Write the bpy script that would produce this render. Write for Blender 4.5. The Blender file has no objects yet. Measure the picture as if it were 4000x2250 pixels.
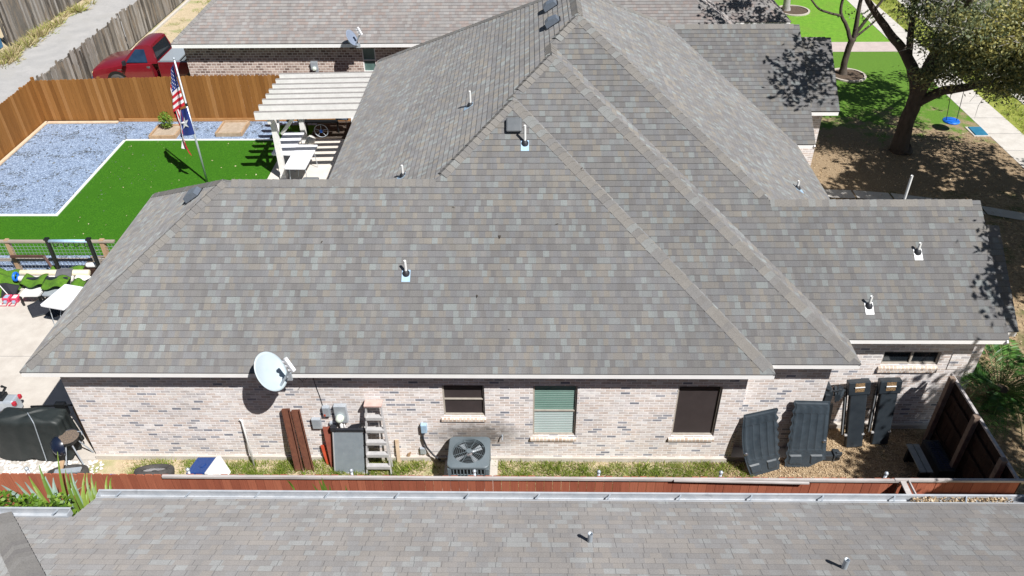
import bpy, math, random
import numpy as np
from mathutils import Vector, Matrix
R = math.radians
S = bpy.context.scene
C = S.collection
random.seed(7); rng = np.random.default_rng(7)

# ------------------------------------------------ camera
PITCH, YAW, ROLL = .6383, -.0235, -.0129
cp, sp = math.cos(PITCH), math.sin(PITCH)
fw = Vector((math.sin(YAW)*cp, math.cos(YAW)*cp, -sp))
rt = Vector((math.cos(YAW), -math.sin(YAW), 0)); up = rt.cross(fw)
r2 = rt*math.cos(ROLL)+up*math.sin(ROLL); u2 = -rt*math.sin(ROLL)+up*math.cos(ROLL)
cam_d = bpy.data.cameras.new('camera'); cam = bpy.data.objects.new('camera', cam_d); C.objects.link(cam)
m = Matrix.Identity(4)
for i in range(3):
    m[i][0] = r2[i]; m[i][1] = u2[i]; m[i][2] = -fw[i]
m[0][3], m[1][3], m[2][3] = 11.8249, -10.8988, 12.4215
cam.matrix_world = m
cam_d.sensor_width = 36; cam_d.lens = 3111.41/4000*36
cam_d.clip_start = .1; cam_d.clip_end = 400
S.camera = cam

# ------------------------------------------------ light
SUN = Vector((.31, -.33, .57)).normalized()
el = math.asin(SUN.z); az = math.atan2(SUN.x, SUN.y)
w = bpy.data.worlds.new('World'); S.world = w; w.use_nodes = True
nt = w.node_tree
sky = nt.nodes.new('ShaderNodeTexSky'); sky.sky_type = 'NISHITA'; sky.sun_disc = False
sky.sun_elevation = el; sky.sun_rotation = az; sky.air_density = 1.1; sky.dust_density = .4; sky.ozone_density = 1.6
nt.links.new(sky.outputs[0], nt.nodes['Background'].inputs[0]); nt.nodes['Background'].inputs[1].default_value = .032
sd = bpy.data.lights.new('sun', 'SUN'); sd.energy = 4.6; sd.angle = R(.5); sd.color = (1, .975, .94)
so = bpy.data.objects.new('sun', sd); C.objects.link(so)
so.rotation_euler = SUN.to_track_quat('Z', 'Y').to_euler()
S.view_settings.view_transform = 'Standard'; S.view_settings.look = 'None'
S.view_settings.exposure = 0.62; S.view_settings.gamma = 1
S.cycles.max_bounces = 5; S.cycles.diffuse_bounces = 3; S.cycles.glossy_bounces = 2; S.cycles.transmission_bounces = 3
S.cycles.transparent_max_bounces = 6
S.cycles.caustics_reflective = False; S.cycles.caustics_refractive = False

# ------------------------------------------------ materials
def newmat(name):
    mt = bpy.data.materials.new(name); mt.use_nodes = True
    n = mt.node_tree.nodes; l = mt.node_tree.links
    return mt, n, l, n['Principled BSDF']
def col(c): return (c[0], c[1], c[2], 1)
def ramp(n, stops, interp='LINEAR'):
    r = n.new('ShaderNodeValToRGB'); cr = r.color_ramp; cr.interpolation = interp
    while len(cr.elements) > 1: cr.elements.remove(cr.elements[-1])
    cr.elements[0].position = stops[0][0]; cr.elements[0].color = col(stops[0][1])
    for p, c in stops[1:]:
        e = cr.elements.new(p); e.color = col(c)
    return r
def math_n(n, l, op, a, b=None):
    x = n.new('ShaderNodeMath'); x.operation = op
    for i, v in enumerate((a, b)):
        if v is None: continue
        if isinstance(v, (int, float)): x.inputs[i].default_value = v
        else: l.new(v, x.inputs[i])
    return x.outputs[0]
def mixc(n, l, fac, a, b, mode='MIX'):
    x = n.new('ShaderNodeMix'); x.data_type = 'RGBA'; x.blend_type = mode
    for sock, v in ((x.inputs[0], fac), (x.inputs[6], a), (x.inputs[7], b)):
        if isinstance(v, (int, float)): sock.default_value = v
        elif isinstance(v, tuple): sock.default_value = col(v)
        else: l.new(v, sock)
    return x.outputs[2]
def noise(n, l, vec, scale, detail=4, rough=.6, dist=0):
    x = n.new('ShaderNodeTexNoise'); x.inputs['Scale'].default_value = scale
    x.inputs['Detail'].default_value = detail; x.inputs['Roughness'].default_value = rough; x.inputs['Distortion'].default_value = dist
    if vec is not None: l.new(vec, x.inputs['Vector'])
    return x.outputs['Fac']
def bump(n, l, h, b, strength=.4, dist=.01):
    x = n.new('ShaderNodeBump'); x.inputs['Strength'].default_value = strength; x.inputs['Distance'].default_value = dist
    l.new(h, x.inputs['Height']); l.new(x.outputs[0], b.inputs['Normal'])
def objco(n, l, scale=(1, 1, 1)):
    t = n.new('ShaderNodeTexCoord'); mp = n.new('ShaderNodeMapping'); mp.inputs['Scale'].default_value = scale
    l.new(t.outputs['Object'], mp.inputs[0]); return mp.outputs[0]

def M(name, c1, c2=None, scale=8, rough=.6, metal=0, bmp=0, stretch=(1, 1, 1), lo=.35, hi=.65, c3=None, s3=1.2, f3=.5, spec=.5, coat=0, fine=0):
    mt, n, l, b = newmat(name)
    b.inputs['Roughness'].default_value = rough; b.inputs['Metallic'].default_value = metal
    b.inputs['Specular IOR Level'].default_value = spec; b.inputs['Coat Weight'].default_value = coat
    if c2 is None: c2 = tuple(x*.82 for x in c1)
    co = objco(n, l, stretch)
    f = noise(n, l, co, scale, 5, .65)
    r = ramp(n, [(lo, c1), (hi, c2)]); l.new(f, r.inputs[0]); out = r.outputs[0]
    if c3 is not None:
        f2 = noise(n, l, co, s3, 4, .6); r2_ = ramp(n, [(f3, (0, 0, 0)), (f3+.12, (1, 1, 1))]); l.new(f2, r2_.inputs[0])
        out = mixc(n, l, r2_.outputs[0], out, c3)
    if fine:
        f4 = noise(n, l, co, 90, 2, .8); r4 = ramp(n, [(.3, (1-fine,)*3), (.7, (1+fine,)*3)]); l.new(f4, r4.inputs[0])
        out = mixc(n, l, 1.0, out, r4.outputs[0], 'MULTIPLY')
    l.new(out, b.inputs['Base Color'])
    if bmp: bump(n, l, noise(n, l, co, scale*4, 4), b, .6, bmp)
    return mt

EXPO = .133
def shingle_mat(name, cols, tabw=9.2, slot=.26, line=.30, sw=.012, stain=(.9, 1.06), dark=(.03, .032, .035)):
    mt, n, l, b = newmat(name)
    b.inputs['Roughness'].default_value = .8; b.inputs['Specular IOR Level'].default_value = .5; b.inputs['Diffuse Roughness'].default_value = 1
    uv = n.new('ShaderNodeUVMap'); sx = n.new('ShaderNodeSeparateXYZ'); l.new(uv.outputs[0], sx.inputs[0])
    row = math_n(n, l, 'FLOOR', math_n(n, l, 'DIVIDE', sx.outputs[1], EXPO))
    fr = math_n(n, l, 'FRACT', math_n(n, l, 'DIVIDE', sx.outputs[1], EXPO))
    wco = math_n(n, l, 'ADD', math_n(n, l, 'MULTIPLY', sx.outputs[0], tabw), math_n(n, l, 'MULTIPLY', row, 37.37))
    v = n.new('ShaderNodeTexVoronoi'); v.voronoi_dimensions = '1D'; v.inputs['Scale'].default_value = 1; v.inputs['Randomness'].default_value = .85
    l.new(wco, v.inputs['W'])
    sc = n.new('ShaderNodeSeparateColor'); l.new(v.outputs['Color'], sc.inputs[0])
    r = ramp(n, cols, 'CONSTANT'); l.new(sc.outputs[0], r.inputs[0])
    # second scale of joints between whole shingles
    wc2 = math_n(n, l, 'ADD', math_n(n, l, 'MULTIPLY', sx.outputs[0], tabw*.5), math_n(n, l, 'MULTIPLY', row, 11.91))
    v3 = n.new('ShaderNodeTexVoronoi'); v3.voronoi_dimensions = '1D'; v3.feature = 'DISTANCE_TO_EDGE'; v3.inputs['Scale'].default_value = 1
    l.new(wc2, v3.inputs['W'])
    sl = math_n(n, l, 'MULTIPLY', math_n(n, l, 'LESS_THAN', v3.outputs['Distance'], sw), slot)
    tn = n.new('ShaderNodeTexWhiteNoise'); tn.noise_dimensions = '1D'; l.new(row, tn.inputs['W'])
    rowt = ramp(n, [(0, (.95,)*3), (1, (1.05,)*3)]); l.new(tn.outputs['Value'], rowt.inputs[0])
    c = mixc(n, l, 1.0, r.outputs[0], rowt.outputs[0], 'MULTIPLY')
    big = noise(n, l, uv.outputs[0], .45, 3, .6); rb = ramp(n, [(.3, (stain[0],)*3), (.7, (stain[1],)*3)]); l.new(big, rb.inputs[0])
    c = mixc(n, l, 1.0, c, rb.outputs[0], 'MULTIPLY')
    mps = n.new('ShaderNodeMapping'); mps.inputs['Scale'].default_value = (2.2, .22, 1); l.new(uv.outputs[0], mps.inputs[0])
    stk = noise(n, l, mps.outputs[0], 1.0, 5, .7); rk_ = ramp(n, [(.35, (.92,)*3), (.62, (1.05,)*3)]); l.new(stk, rk_.inputs[0]); c = mixc(n, l, 1.0, c, rk_.outputs[0], 'MULTIPLY')
    bg2 = noise(n, l, uv.outputs[0], 55, 3, .85); rc = ramp(n, [(.3, (.74,)*3), (.72, (1.24,)*3)]); l.new(bg2, rc.inputs[0])
    c = mixc(n, l, 1.0, c, rc.outputs[0], 'MULTIPLY')
    c = mixc(n, l, sl, c, dark)
    ln = math_n(n, l, 'MULTIPLY', math_n(n, l, 'LESS_THAN', fr, .07), line)  # darker butt edge, with the gap shadow under each course painted in
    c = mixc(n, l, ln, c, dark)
    l.new(c, b.inputs['Base Color'])
    bump(n, l, noise(n, l, uv.outputs[0], 120, 2), b, .35, .004)
    return mt
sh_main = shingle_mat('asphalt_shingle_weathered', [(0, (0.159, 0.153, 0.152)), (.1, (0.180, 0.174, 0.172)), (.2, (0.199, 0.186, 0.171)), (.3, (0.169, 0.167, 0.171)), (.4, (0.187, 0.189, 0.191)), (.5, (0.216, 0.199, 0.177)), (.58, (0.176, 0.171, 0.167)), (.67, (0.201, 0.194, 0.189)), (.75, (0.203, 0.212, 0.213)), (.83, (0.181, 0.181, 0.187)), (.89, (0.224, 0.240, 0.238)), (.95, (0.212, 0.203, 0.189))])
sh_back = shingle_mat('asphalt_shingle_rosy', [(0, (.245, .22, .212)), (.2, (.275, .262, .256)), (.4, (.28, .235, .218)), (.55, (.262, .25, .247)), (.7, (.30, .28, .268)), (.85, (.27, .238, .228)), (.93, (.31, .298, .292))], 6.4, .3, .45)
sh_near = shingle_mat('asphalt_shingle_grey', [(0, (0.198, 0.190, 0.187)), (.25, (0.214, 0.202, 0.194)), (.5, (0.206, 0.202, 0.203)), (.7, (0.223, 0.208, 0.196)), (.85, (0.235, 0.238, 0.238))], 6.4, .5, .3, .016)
def cap_mat(name, cols):
    mt, n, l, b = newmat(name); b.inputs['Roughness'].default_value = .95
    uv = n.new('ShaderNodeUVMap'); sx = n.new('ShaderNodeSeparateXYZ'); l.new(uv.outputs[0], sx.inputs[0])
    wn = n.new('ShaderNodeTexWhiteNoise'); wn.noise_dimensions = '1D'
    l.new(math_n(n, l, 'FLOOR', sx.outputs[1]), wn.inputs['W'])
    r = ramp(n, cols, 'CONSTANT'); l.new(wn.outputs['Value'], r.inputs[0])
    f = noise(n, l, objco(n, l), 50, 3, .85); rr = ramp(n, [(.3, (.78,)*3), (.7, (1.2,)*3)]); l.new(f, rr.inputs[0])
    l.new(mixc(n, l, 1.0, r.outputs[0], rr.outputs[0], 'MULTIPLY'), b.inputs['Base Color'])
    return mt
cap_main = cap_mat('ridge_cap_shingle', [(0, (0.158, 0.151, 0.145)), (.25, (0.180, 0.169, 0.156)), (.5, (0.168, 0.163, 0.159)), (.7, (0.187, 0.176, 0.162)), (.9, (0.198, 0.202, 0.197))])
cap_near = cap_mat('ridge_cap_shingle_grey', [(0, (.19, .18, .175)), (.3, (.21, .2, .19)), (.7, (.23, .22, .21))])

def brick_mat(name, cols, mortar, bw=.19, rh=.0655, ms=.0075, streak=.7, dirt=.25, grime=None):
    mt, n, l, b = newmat(name); b.inputs['Roughness'].default_value = .9; b.inputs['Specular IOR Level'].default_value = .2
    uv = n.new('ShaderNodeUVMap')
    t = n.new('ShaderNodeTexBrick'); t.inputs['Scale'].default_value = 1; t.inputs['Brick Width'].default_value = bw; t.inputs['Row Height'].default_value = rh
    t.inputs['Mortar Size'].default_value = ms; t.inputs['Mortar Smooth'].default_value = .15; t.inputs['Bias'].default_value = 0
    t.inputs['Color1'].default_value = (0, 0, 0, 1); t.inputs['Color2'].default_value = (1, 1, 1, 1); t.inputs['Mortar'].default_value = (.5, .5, .5, 1)
    l.new(uv.outputs[0], t.inputs[0])
    r = ramp(n, cols, 'LINEAR'); l.new(t.outputs['Color'], r.inputs[0])
    mp = n.new('ShaderNodeMapping'); mp.inputs['Scale'].default_value = (7, 22, 1); l.new(uv.outputs[0], mp.inputs[0])
    f = noise(n, l, mp.outputs[0], 1, 5, .75); rr = ramp(n, [(.28, (1-streak*.5,)*3), (.62, (1.12,)*3)]); l.new(f, rr.inputs[0])
    c = mixc(n, l, 1.0, r.outputs[0], rr.outputs[0], 'MULTIPLY')
    c = mixc(n, l, t.outputs['Fac'], c, mortar)
    g = noise(n, l, uv.outputs[0], .9, 4, .6); rg = ramp(n, [(.35, (1-dirt*.5,)*3), (.65, (1.04,)*3)]); l.new(g, rg.inputs[0])
    c = mixc(n, l, 1.0, c, rg.outputs[0], 'MULTIPLY')
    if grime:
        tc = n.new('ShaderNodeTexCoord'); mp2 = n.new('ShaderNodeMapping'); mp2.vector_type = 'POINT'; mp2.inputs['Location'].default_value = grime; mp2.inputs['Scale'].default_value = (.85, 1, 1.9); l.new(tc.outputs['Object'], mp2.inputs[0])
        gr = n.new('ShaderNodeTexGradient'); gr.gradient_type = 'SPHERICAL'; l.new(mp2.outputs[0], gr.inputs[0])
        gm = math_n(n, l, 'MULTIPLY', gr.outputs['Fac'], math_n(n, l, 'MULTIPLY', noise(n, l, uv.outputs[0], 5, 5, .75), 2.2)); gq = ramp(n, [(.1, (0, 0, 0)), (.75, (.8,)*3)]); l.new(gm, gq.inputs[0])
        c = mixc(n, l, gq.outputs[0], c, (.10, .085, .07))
    l.new(c, b.inputs['Base Color'])
    inv = math_n(n, l, 'SUBTRACT', 1.0, t.outputs['Fac'])
    bump(n, l, math_n(n, l, 'ADD', inv, math_n(n, l, 'MULTIPLY', noise(n, l, uv.outputs[0], 60, 3), .3)), b, .5, .006)
    return mt
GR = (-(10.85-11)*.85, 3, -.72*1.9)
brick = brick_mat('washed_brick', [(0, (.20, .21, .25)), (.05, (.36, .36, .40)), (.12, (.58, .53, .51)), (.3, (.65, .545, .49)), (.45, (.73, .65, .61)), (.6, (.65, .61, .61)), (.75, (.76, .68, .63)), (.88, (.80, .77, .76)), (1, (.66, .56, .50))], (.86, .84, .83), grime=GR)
brick_b = brick_mat('red_brick', [(0, (.20, .14, .12)), (.3, (.33, .235, .20)), (.6, (.44, .33, .285)), (1, (.54, .43, .37))], (.76, .70, .64), .19, .095, .011, .6)
sillm = brick_mat('sill_brick', [(0, (.45, .34, .27)), (.5, (.60, .48, .39)), (1, (.68, .57, .48))], (.72, .69, .66), .075, .4, .008)

white = M('white_paint', (.86, .85, .84), (.81, .80, .79), 3, .55)
white2 = M('weathered_white_wood', (.76, .75, .73), (.68, .67, .65), 6, .7, bmp=.002)
greytop = M('grey_weathered_wood_top', (.20, .19, .18), (.32, .30, .29), 25, .9)
plastic_w = M('white_plastic', (.80, .81, .84), (.74, .75, .79), 3, .4, c3=(.66, .66, .68), s3=2.5, f3=.64)
soffitm = M('soffit', (.55, .54, .52))
concrete = M('concrete', (.46, .42, .375), (.54, .50, .45), 2.5, .9, c3=(.40, .36, .32), s3=.8, f3=.55, fine=.1, bmp=.002)
conc_p = M('patio_concrete', (.60, .55, .49), (.66, .61, .55), 2.5, .9, fine=.1)
walkm = M('sidewalk_concrete', (.48, .45, .41), (.56, .53, .49), 3, .9, fine=.12)
pinkwalk = M('path_concrete', (.42, .35, .33), (.50, .42, .39), 3, .9, fine=.12)
dirt = M('dirt', (.19, .145, .10), (.27, .21, .15), 5, 1, c3=(.15, .13, .075), s3=1.6, f3=.5, fine=.35, bmp=.01)
drygrass = M('dry_grass', (.42, .34, .22), (.50, .41, .28), 7, 1, c3=(.28, .29, .13), s3=1.1, f3=.52, fine=.35, bmp=.01)
alleym = M('alley_gravel', (.33, .325, .32), (.40, .39, .38), 1.2, 1, c3=(.36, .35, .335), s3=.4, f3=.52, fine=.2, bmp=.004)
frontdirt = M('front_yard_soil', (.20, .14, .085), (.40, .30, .18), 9, 1, c3=(.13, .125, .05), s3=1.0, f3=.5, fine=.5, bmp=.015)
lawn_b = M('bright_lawn', (.095, .235, .012), (.15, .32, .02), 5, 1, c3=(.13, .26, .02), s3=1, f3=.5, fine=.4, bmp=.015)
lawn_y = M('verge_grass', (.20, .24, .03), (.28, .30, .06), 5, 1, fine=.4, bmp=.015)
turf = M('artificial_turf', (.020, .095, .004), (.052, .175, .007), 30, .9, c3=(.034, .13, .005), s3=.9, f3=.5, fine=.6, bmp=.012, spec=.2)
turf2 = M('turf_roll', (.09, .20, .012), (.05, .13, .008), 9, 1, fine=.4, bmp=.01)
mulchm = M('leaf_litter_soil', (.30, .21, .12), (.42, .31, .19), 25, 1, c3=(.22, .15, .09), s3=9, f3=.5, fine=.4, bmp=.015)
def gravel_mat(name, c1, c2, c3, sc, stain):
    mt, n, l, b = newmat(name); b.inputs['Roughness'].default_value = .9
    co = objco(n, l); v = n.new('ShaderNodeTexVoronoi'); v.inputs['Scale'].default_value = sc; l.new(co, v.inputs['Vector'])
    s_ = n.new('ShaderNodeSeparateColor'); l.new(v.outputs['Color'], s_.inputs[0])
    r = ramp(n, [(0, c1), (.3, c2), (.6, c3), (.85, tuple(min(.85, x*1.35) for x in c3))], 'CONSTANT'); l.new(s_.outputs[0], r.inputs[0])
    d = ramp(n, [(0, (1.1,)*3), (.9, (.55,)*3)]); l.new(v.outputs['Distance'], d.inputs[0])
    c = mixc(n, l, 1.0, r.outputs[0], d.outputs[0], 'MULTIPLY')
    g = noise(n, l, co, 1.3, 6, .72, .6); rg = ramp(n, [(stain, (0, 0, 0)), (stain+.05, (1, 1, 1))]); l.new(g, rg.inputs[0])
    g2 = noise(n, l, co, 14, 4, .7); rg2 = ramp(n, [(.47, (0, 0, 0)), (.56, (1, 1, 1))]); l.new(g2, rg2.inputs[0])
    k = mixc(n, l, 1.0, rg.outputs[0], rg2.outputs[0], 'MULTIPLY')
    c = mixc(n, l, k, c, (.06, .07, .075))
    l.new(c, b.inputs['Base Color'])
    bump(n, l, math_n(n, l, 'MULTIPLY', v.outputs['Distance'], -1.0), b, .8, .02)
    return mt
gravel = gravel_mat('blue_grey_gravel', (.19, .26, .40), (.27, .36, .52), (.36, .46, .62), 34, .53)

def picket_mat(name, cols, dk=.7, rough=.8, stain=None):
    mt, n, l, b = newmat(name); b.inputs['Roughness'].default_value = rough; b.inputs['Specular IOR Level'].default_value = .25
    uv = n.new('ShaderNodeUVMap'); sx = n.new('ShaderNodeSeparateXYZ'); l.new(uv.outputs[0], sx.inputs[0])
    wn = n.new('ShaderNodeTexWhiteNoise'); wn.noise_dimensions = '1D'; l.new(math_n(n, l, 'FLOOR', sx.outputs[0]), wn.inputs['W'])
    r = ramp(n, cols); l.new(wn.outputs['Value'], r.inputs[0])
    mp = n.new('ShaderNodeMapping'); mp.inputs['Scale'].default_value = (9, 1.1, 1); l.new(uv.outputs[0], mp.inputs[0])
    f = noise(n, l, mp.outputs[0], 1.6, 6, .7, .4); rr = ramp(n, [(.32, (dk,)*3), (.62, (1.13,)*3)]); l.new(f, rr.inputs[0])
    c = mixc(n, l, 1.0, r.outputs[0], rr.outputs[0], 'MULTIPLY')
    if stain:
        g = noise(n, l, uv.outputs[0], .9, 5, .7); rg = ramp(n, [(.5, (0, 0, 0)), (.62, (1, 1, 1))]); l.new(g, rg.inputs[0])
        c = mixc(n, l, rg.outputs[0], c, stain)
    l.new(c, b.inputs['Base Color']); bump(n, l, f, b, .4, .004)
    return mt
cedar = picket_mat('cedar_stain', [(0, (.20, .083, .02)), (.4, (.25, .108, .027)), (.75, (.29, .13, .035)), (1, (.36, .18, .065))], .72)
greywood = picket_mat('weathered_grey_wood', [(0, (.07, .06, .052)), (.45, (.2, .185, .165)), (.7, (.30, .275, .25)), (1, (.42, .395, .37))], .35, .95, (.22, .18, .14))
redwood = picket_mat('red_stain', [(0, (.27, .082, .048)), (.5, (.33, .105, .06)), (1, (.38, .13, .075))], .75)
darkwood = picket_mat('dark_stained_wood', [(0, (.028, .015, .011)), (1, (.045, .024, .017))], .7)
tanwood = M('tan_wood', (.34, .22, .125), (.46, .32, .20), 6, .85, stretch=(1, 1, .2))
cedarb = M('cedar_board', (.36, .17, .055), (.43, .22, .085), 6, .85)
palewood = M('pale_lumber', (.56, .42, .29), (.66, .52, .38), 8, .85)
greyrail = M('silver_weathered_rail', (.50, .47, .46), (.34, .31, .30), 9, .85, stretch=(.2, 1, 1))
rustwood = M('rusty_steel', (.115, .042, .026), (.17, .066, .038), 9, .8, c3=(.30, .26, .24), s3=5, f3=.66)
redplank = M('red_brown_paint', (.22, .06, .04), (.28, .085, .055), 7, .75)
orangep = M('orange_red_paint', (.50, .075, .03), (.42, .06, .03), 7, .6)
glass_d = M('dark_glass', (.012, .016, .02), (.018, .022, .028), 2, .12, spec=.6)
screen = M('solar_screen', (.035, .026, .026), (.045, .034, .034), 3, .75)
blind = M('green_white_blinds', (.30, .42, .38), (.42, .52, .48), 2, .25, coat=.3)
framem = M('tan_window_frame', (.42, .38, .33))
lead = M('blue_grey_flashing', (.30, .46, .62), (.42, .55, .68), 9, .5, metal=.1)
leadw = M('white_flashing', (.80, .81, .82), None, 3, .4)
rubber = M('black_rubber', (.012, .014, .02), (.022, .024, .03), 8, .6)
pvc = M('white_pvc', (.78, .78, .77), None, 3, .4)
galv = M('galvanised_steel', (.44, .49, .55), (.54, .59, .64), 6, .45, metal=.45)
galvw = M('gutter_grey_metal', (.40, .43, .47), (.52, .54, .57), 5, .5, metal=.15, c3=(.36, .38, .41), s3=5, f3=.62)
acm = M('grey_blue_enamel', (.115, .145, .165), (.135, .165, .185), 3, .45)
acdark = M('black_metal', (.01, .011, .012), None, 3, .5)
bladem = M('fan_blade_metal', (.50, .54, .58), (.42, .46, .50), 4, .35, metal=.5)
dishm = M('dish_grey', (.40, .47, .51), (.44, .51, .55), 3, .45)
dishd = M('dish_slate', (.18, .22, .30), (.22, .26, .34), 3, .5)
blackfab = M('black_cover_fabric', (.014, .019, .019), (.024, .03, .03), 5, .55, bmp=.004)
blackmat = M('black_rubber_liner', (.028, .040, .052), (.042, .057, .072), 6, .5, c3=(.06, .073, .085), s3=2, f3=.55, bmp=.003)
blackbox = M('black_plastic', (.02, .026, .033), (.032, .04, .048), 3, .35, c3=(.045, .055, .065), s3=2, f3=.55)
darkmesh = M('dark_mesh_metal', (.02, .022, .03), None, 3, .6)
carred = M('dark_red_car_paint', (.165, .007, .014), (.19, .009, .018), 2, .3, coat=.6)
chrome = M('chrome', (.6, .62, .65), None, 3, .25, metal=.9)
diam = M('diamond_plate', (.40, .45, .49), (.48, .53, .57), 40, .4, metal=.4)
tyre = M('tyre_rubber', (.045, .043, .043), (.075, .07, .066), 12, .9, bmp=.004)
bark = M('oak_bark', (.055, .043, .034), (.09, .072, .058), 9, 1, stretch=(1, 1, .3), bmp=.03)
barkl = M('pale_bark', (.26, .25, .24), (.36, .35, .34), 9, 1, stretch=(1, 1, .3), bmp=.02)
twigm = M('pale_twig', (.42, .41, .38), (.30, .29, .27), 9, 1)
blue = M('bright_blue_plastic', (.01, .13, .62), (.015, .17, .7), 3, .4)
bluec = M('dark_blue_plastic', (.012, .05, .20), (.016, .06, .24), 3, .4)
teal = M('teal_cover_fabric', (.015, .10, .16), (.02, .13, .20), 6, .7)
pinkm = M('pink_red_plastic', (.50, .035, .09), (.58, .06, .12), 5, .5)
pinkp = M('faded_pink_plastic', (.52, .36, .32), (.60, .44, .40), 8, .6)
alu = M('dull_aluminium', (.52, .52, .53), (.64, .63, .63), 8, .5, metal=.35)
silverp = M('scuffed_grey_panel', (.22, .255, .285), (.26, .30, .33), 5, .5, metal=.2, c3=(.42, .46, .49), s3=4.5, f3=.63)
creamm = M('cream_vinyl', (.66, .59, .42), (.72, .65, .50), 3, .6)
offw = M('off_white_canvas', (.62, .60, .56), (.70, .68, .64), 3, .7)
greyc = M('grey_cloth', (.10, .10, .11), (.13, .13, .14), 8, .9)
terra = M('clay_orange', (.55, .17, .09), None, 4, .7)
glob_m = M('meter_glass', (.62, .68, .60), (.5, .56, .5), 6, .15, coat=.5)
asph = M('street_asphalt', (.16, .155, .15), (.21, .2, .19), 5, .95, fine=.2)
rockm = M('white_rock', (.62, .59, .56), (.75, .73, .70), 6, .9)
bluefence = M('blue_painted_boards', (.035, .13, .27), (.05, .17, .33), 6, .8)

def leaf_mat(name, cols, tr=.38):
    mt, n, l, b = newmat(name); b.inputs['Roughness'].default_value = .5
    uv = n.new('ShaderNodeUVMap'); sx = n.new('ShaderNodeSeparateXYZ'); l.new(uv.outputs[0], sx.inputs[0])
    r = ramp(n, cols); l.new(sx.outputs[0], r.inputs[0])
    l.new(r.outputs[0], b.inputs['Base Color'])
    t = n.new('ShaderNodeBsdfTranslucent'); l.new(r.outputs[0], t.inputs[0])
    ms = n.new('ShaderNodeMixShader'); ms.inputs[0].default_value = tr
    l.new(b.outputs[0], ms.inputs[1]); l.new(t.outputs[0], ms.inputs[2]); l.new(ms.outputs[0], n['Material Output'].inputs[0])
    return mt
oakleaf = leaf_mat('oak_leaf', [(0, (.06, .09, .045)), (.35, (.12, .16, .08)), (.65, (.20, .24, .13)), (.85, (.34, .34, .13)), (1, (.46, .42, .14))])
grassb = leaf_mat('grass_blade', [(0, (.08, .15, .015)), (.4, (.22, .30, .04)), (.7, (.36, .40, .09)), (.85, (.42, .38, .17)), (1, (.50, .41, .24))], .3)
litterm = leaf_mat('fallen_leaf', [(0, (.22, .14, .08)), (.35, (.38, .27, .155)), (.7, (.50, .38, .24)), (1, (.62, .50, .34))], .1)
palml = leaf_mat('palm_leaf', [(0, (.022, .075, .02)), (.6, (.055, .16, .03)), (1, (.14, .30, .05))], .25)
agav = leaf_mat('sword_leaf', [(0, (.05, .12, .02)), (.35, (.13, .22, .03)), (.65, (.24, .33, .06)), (.85, (.22, .32, .27)), (1, (.30, .40, .36))], .25)
bushl = leaf_mat('shrub_leaf', [(0, (.04, .10, .01)), (.5, (.11, .22, .02)), (1, (.22, .34, .04))], .3)

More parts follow.
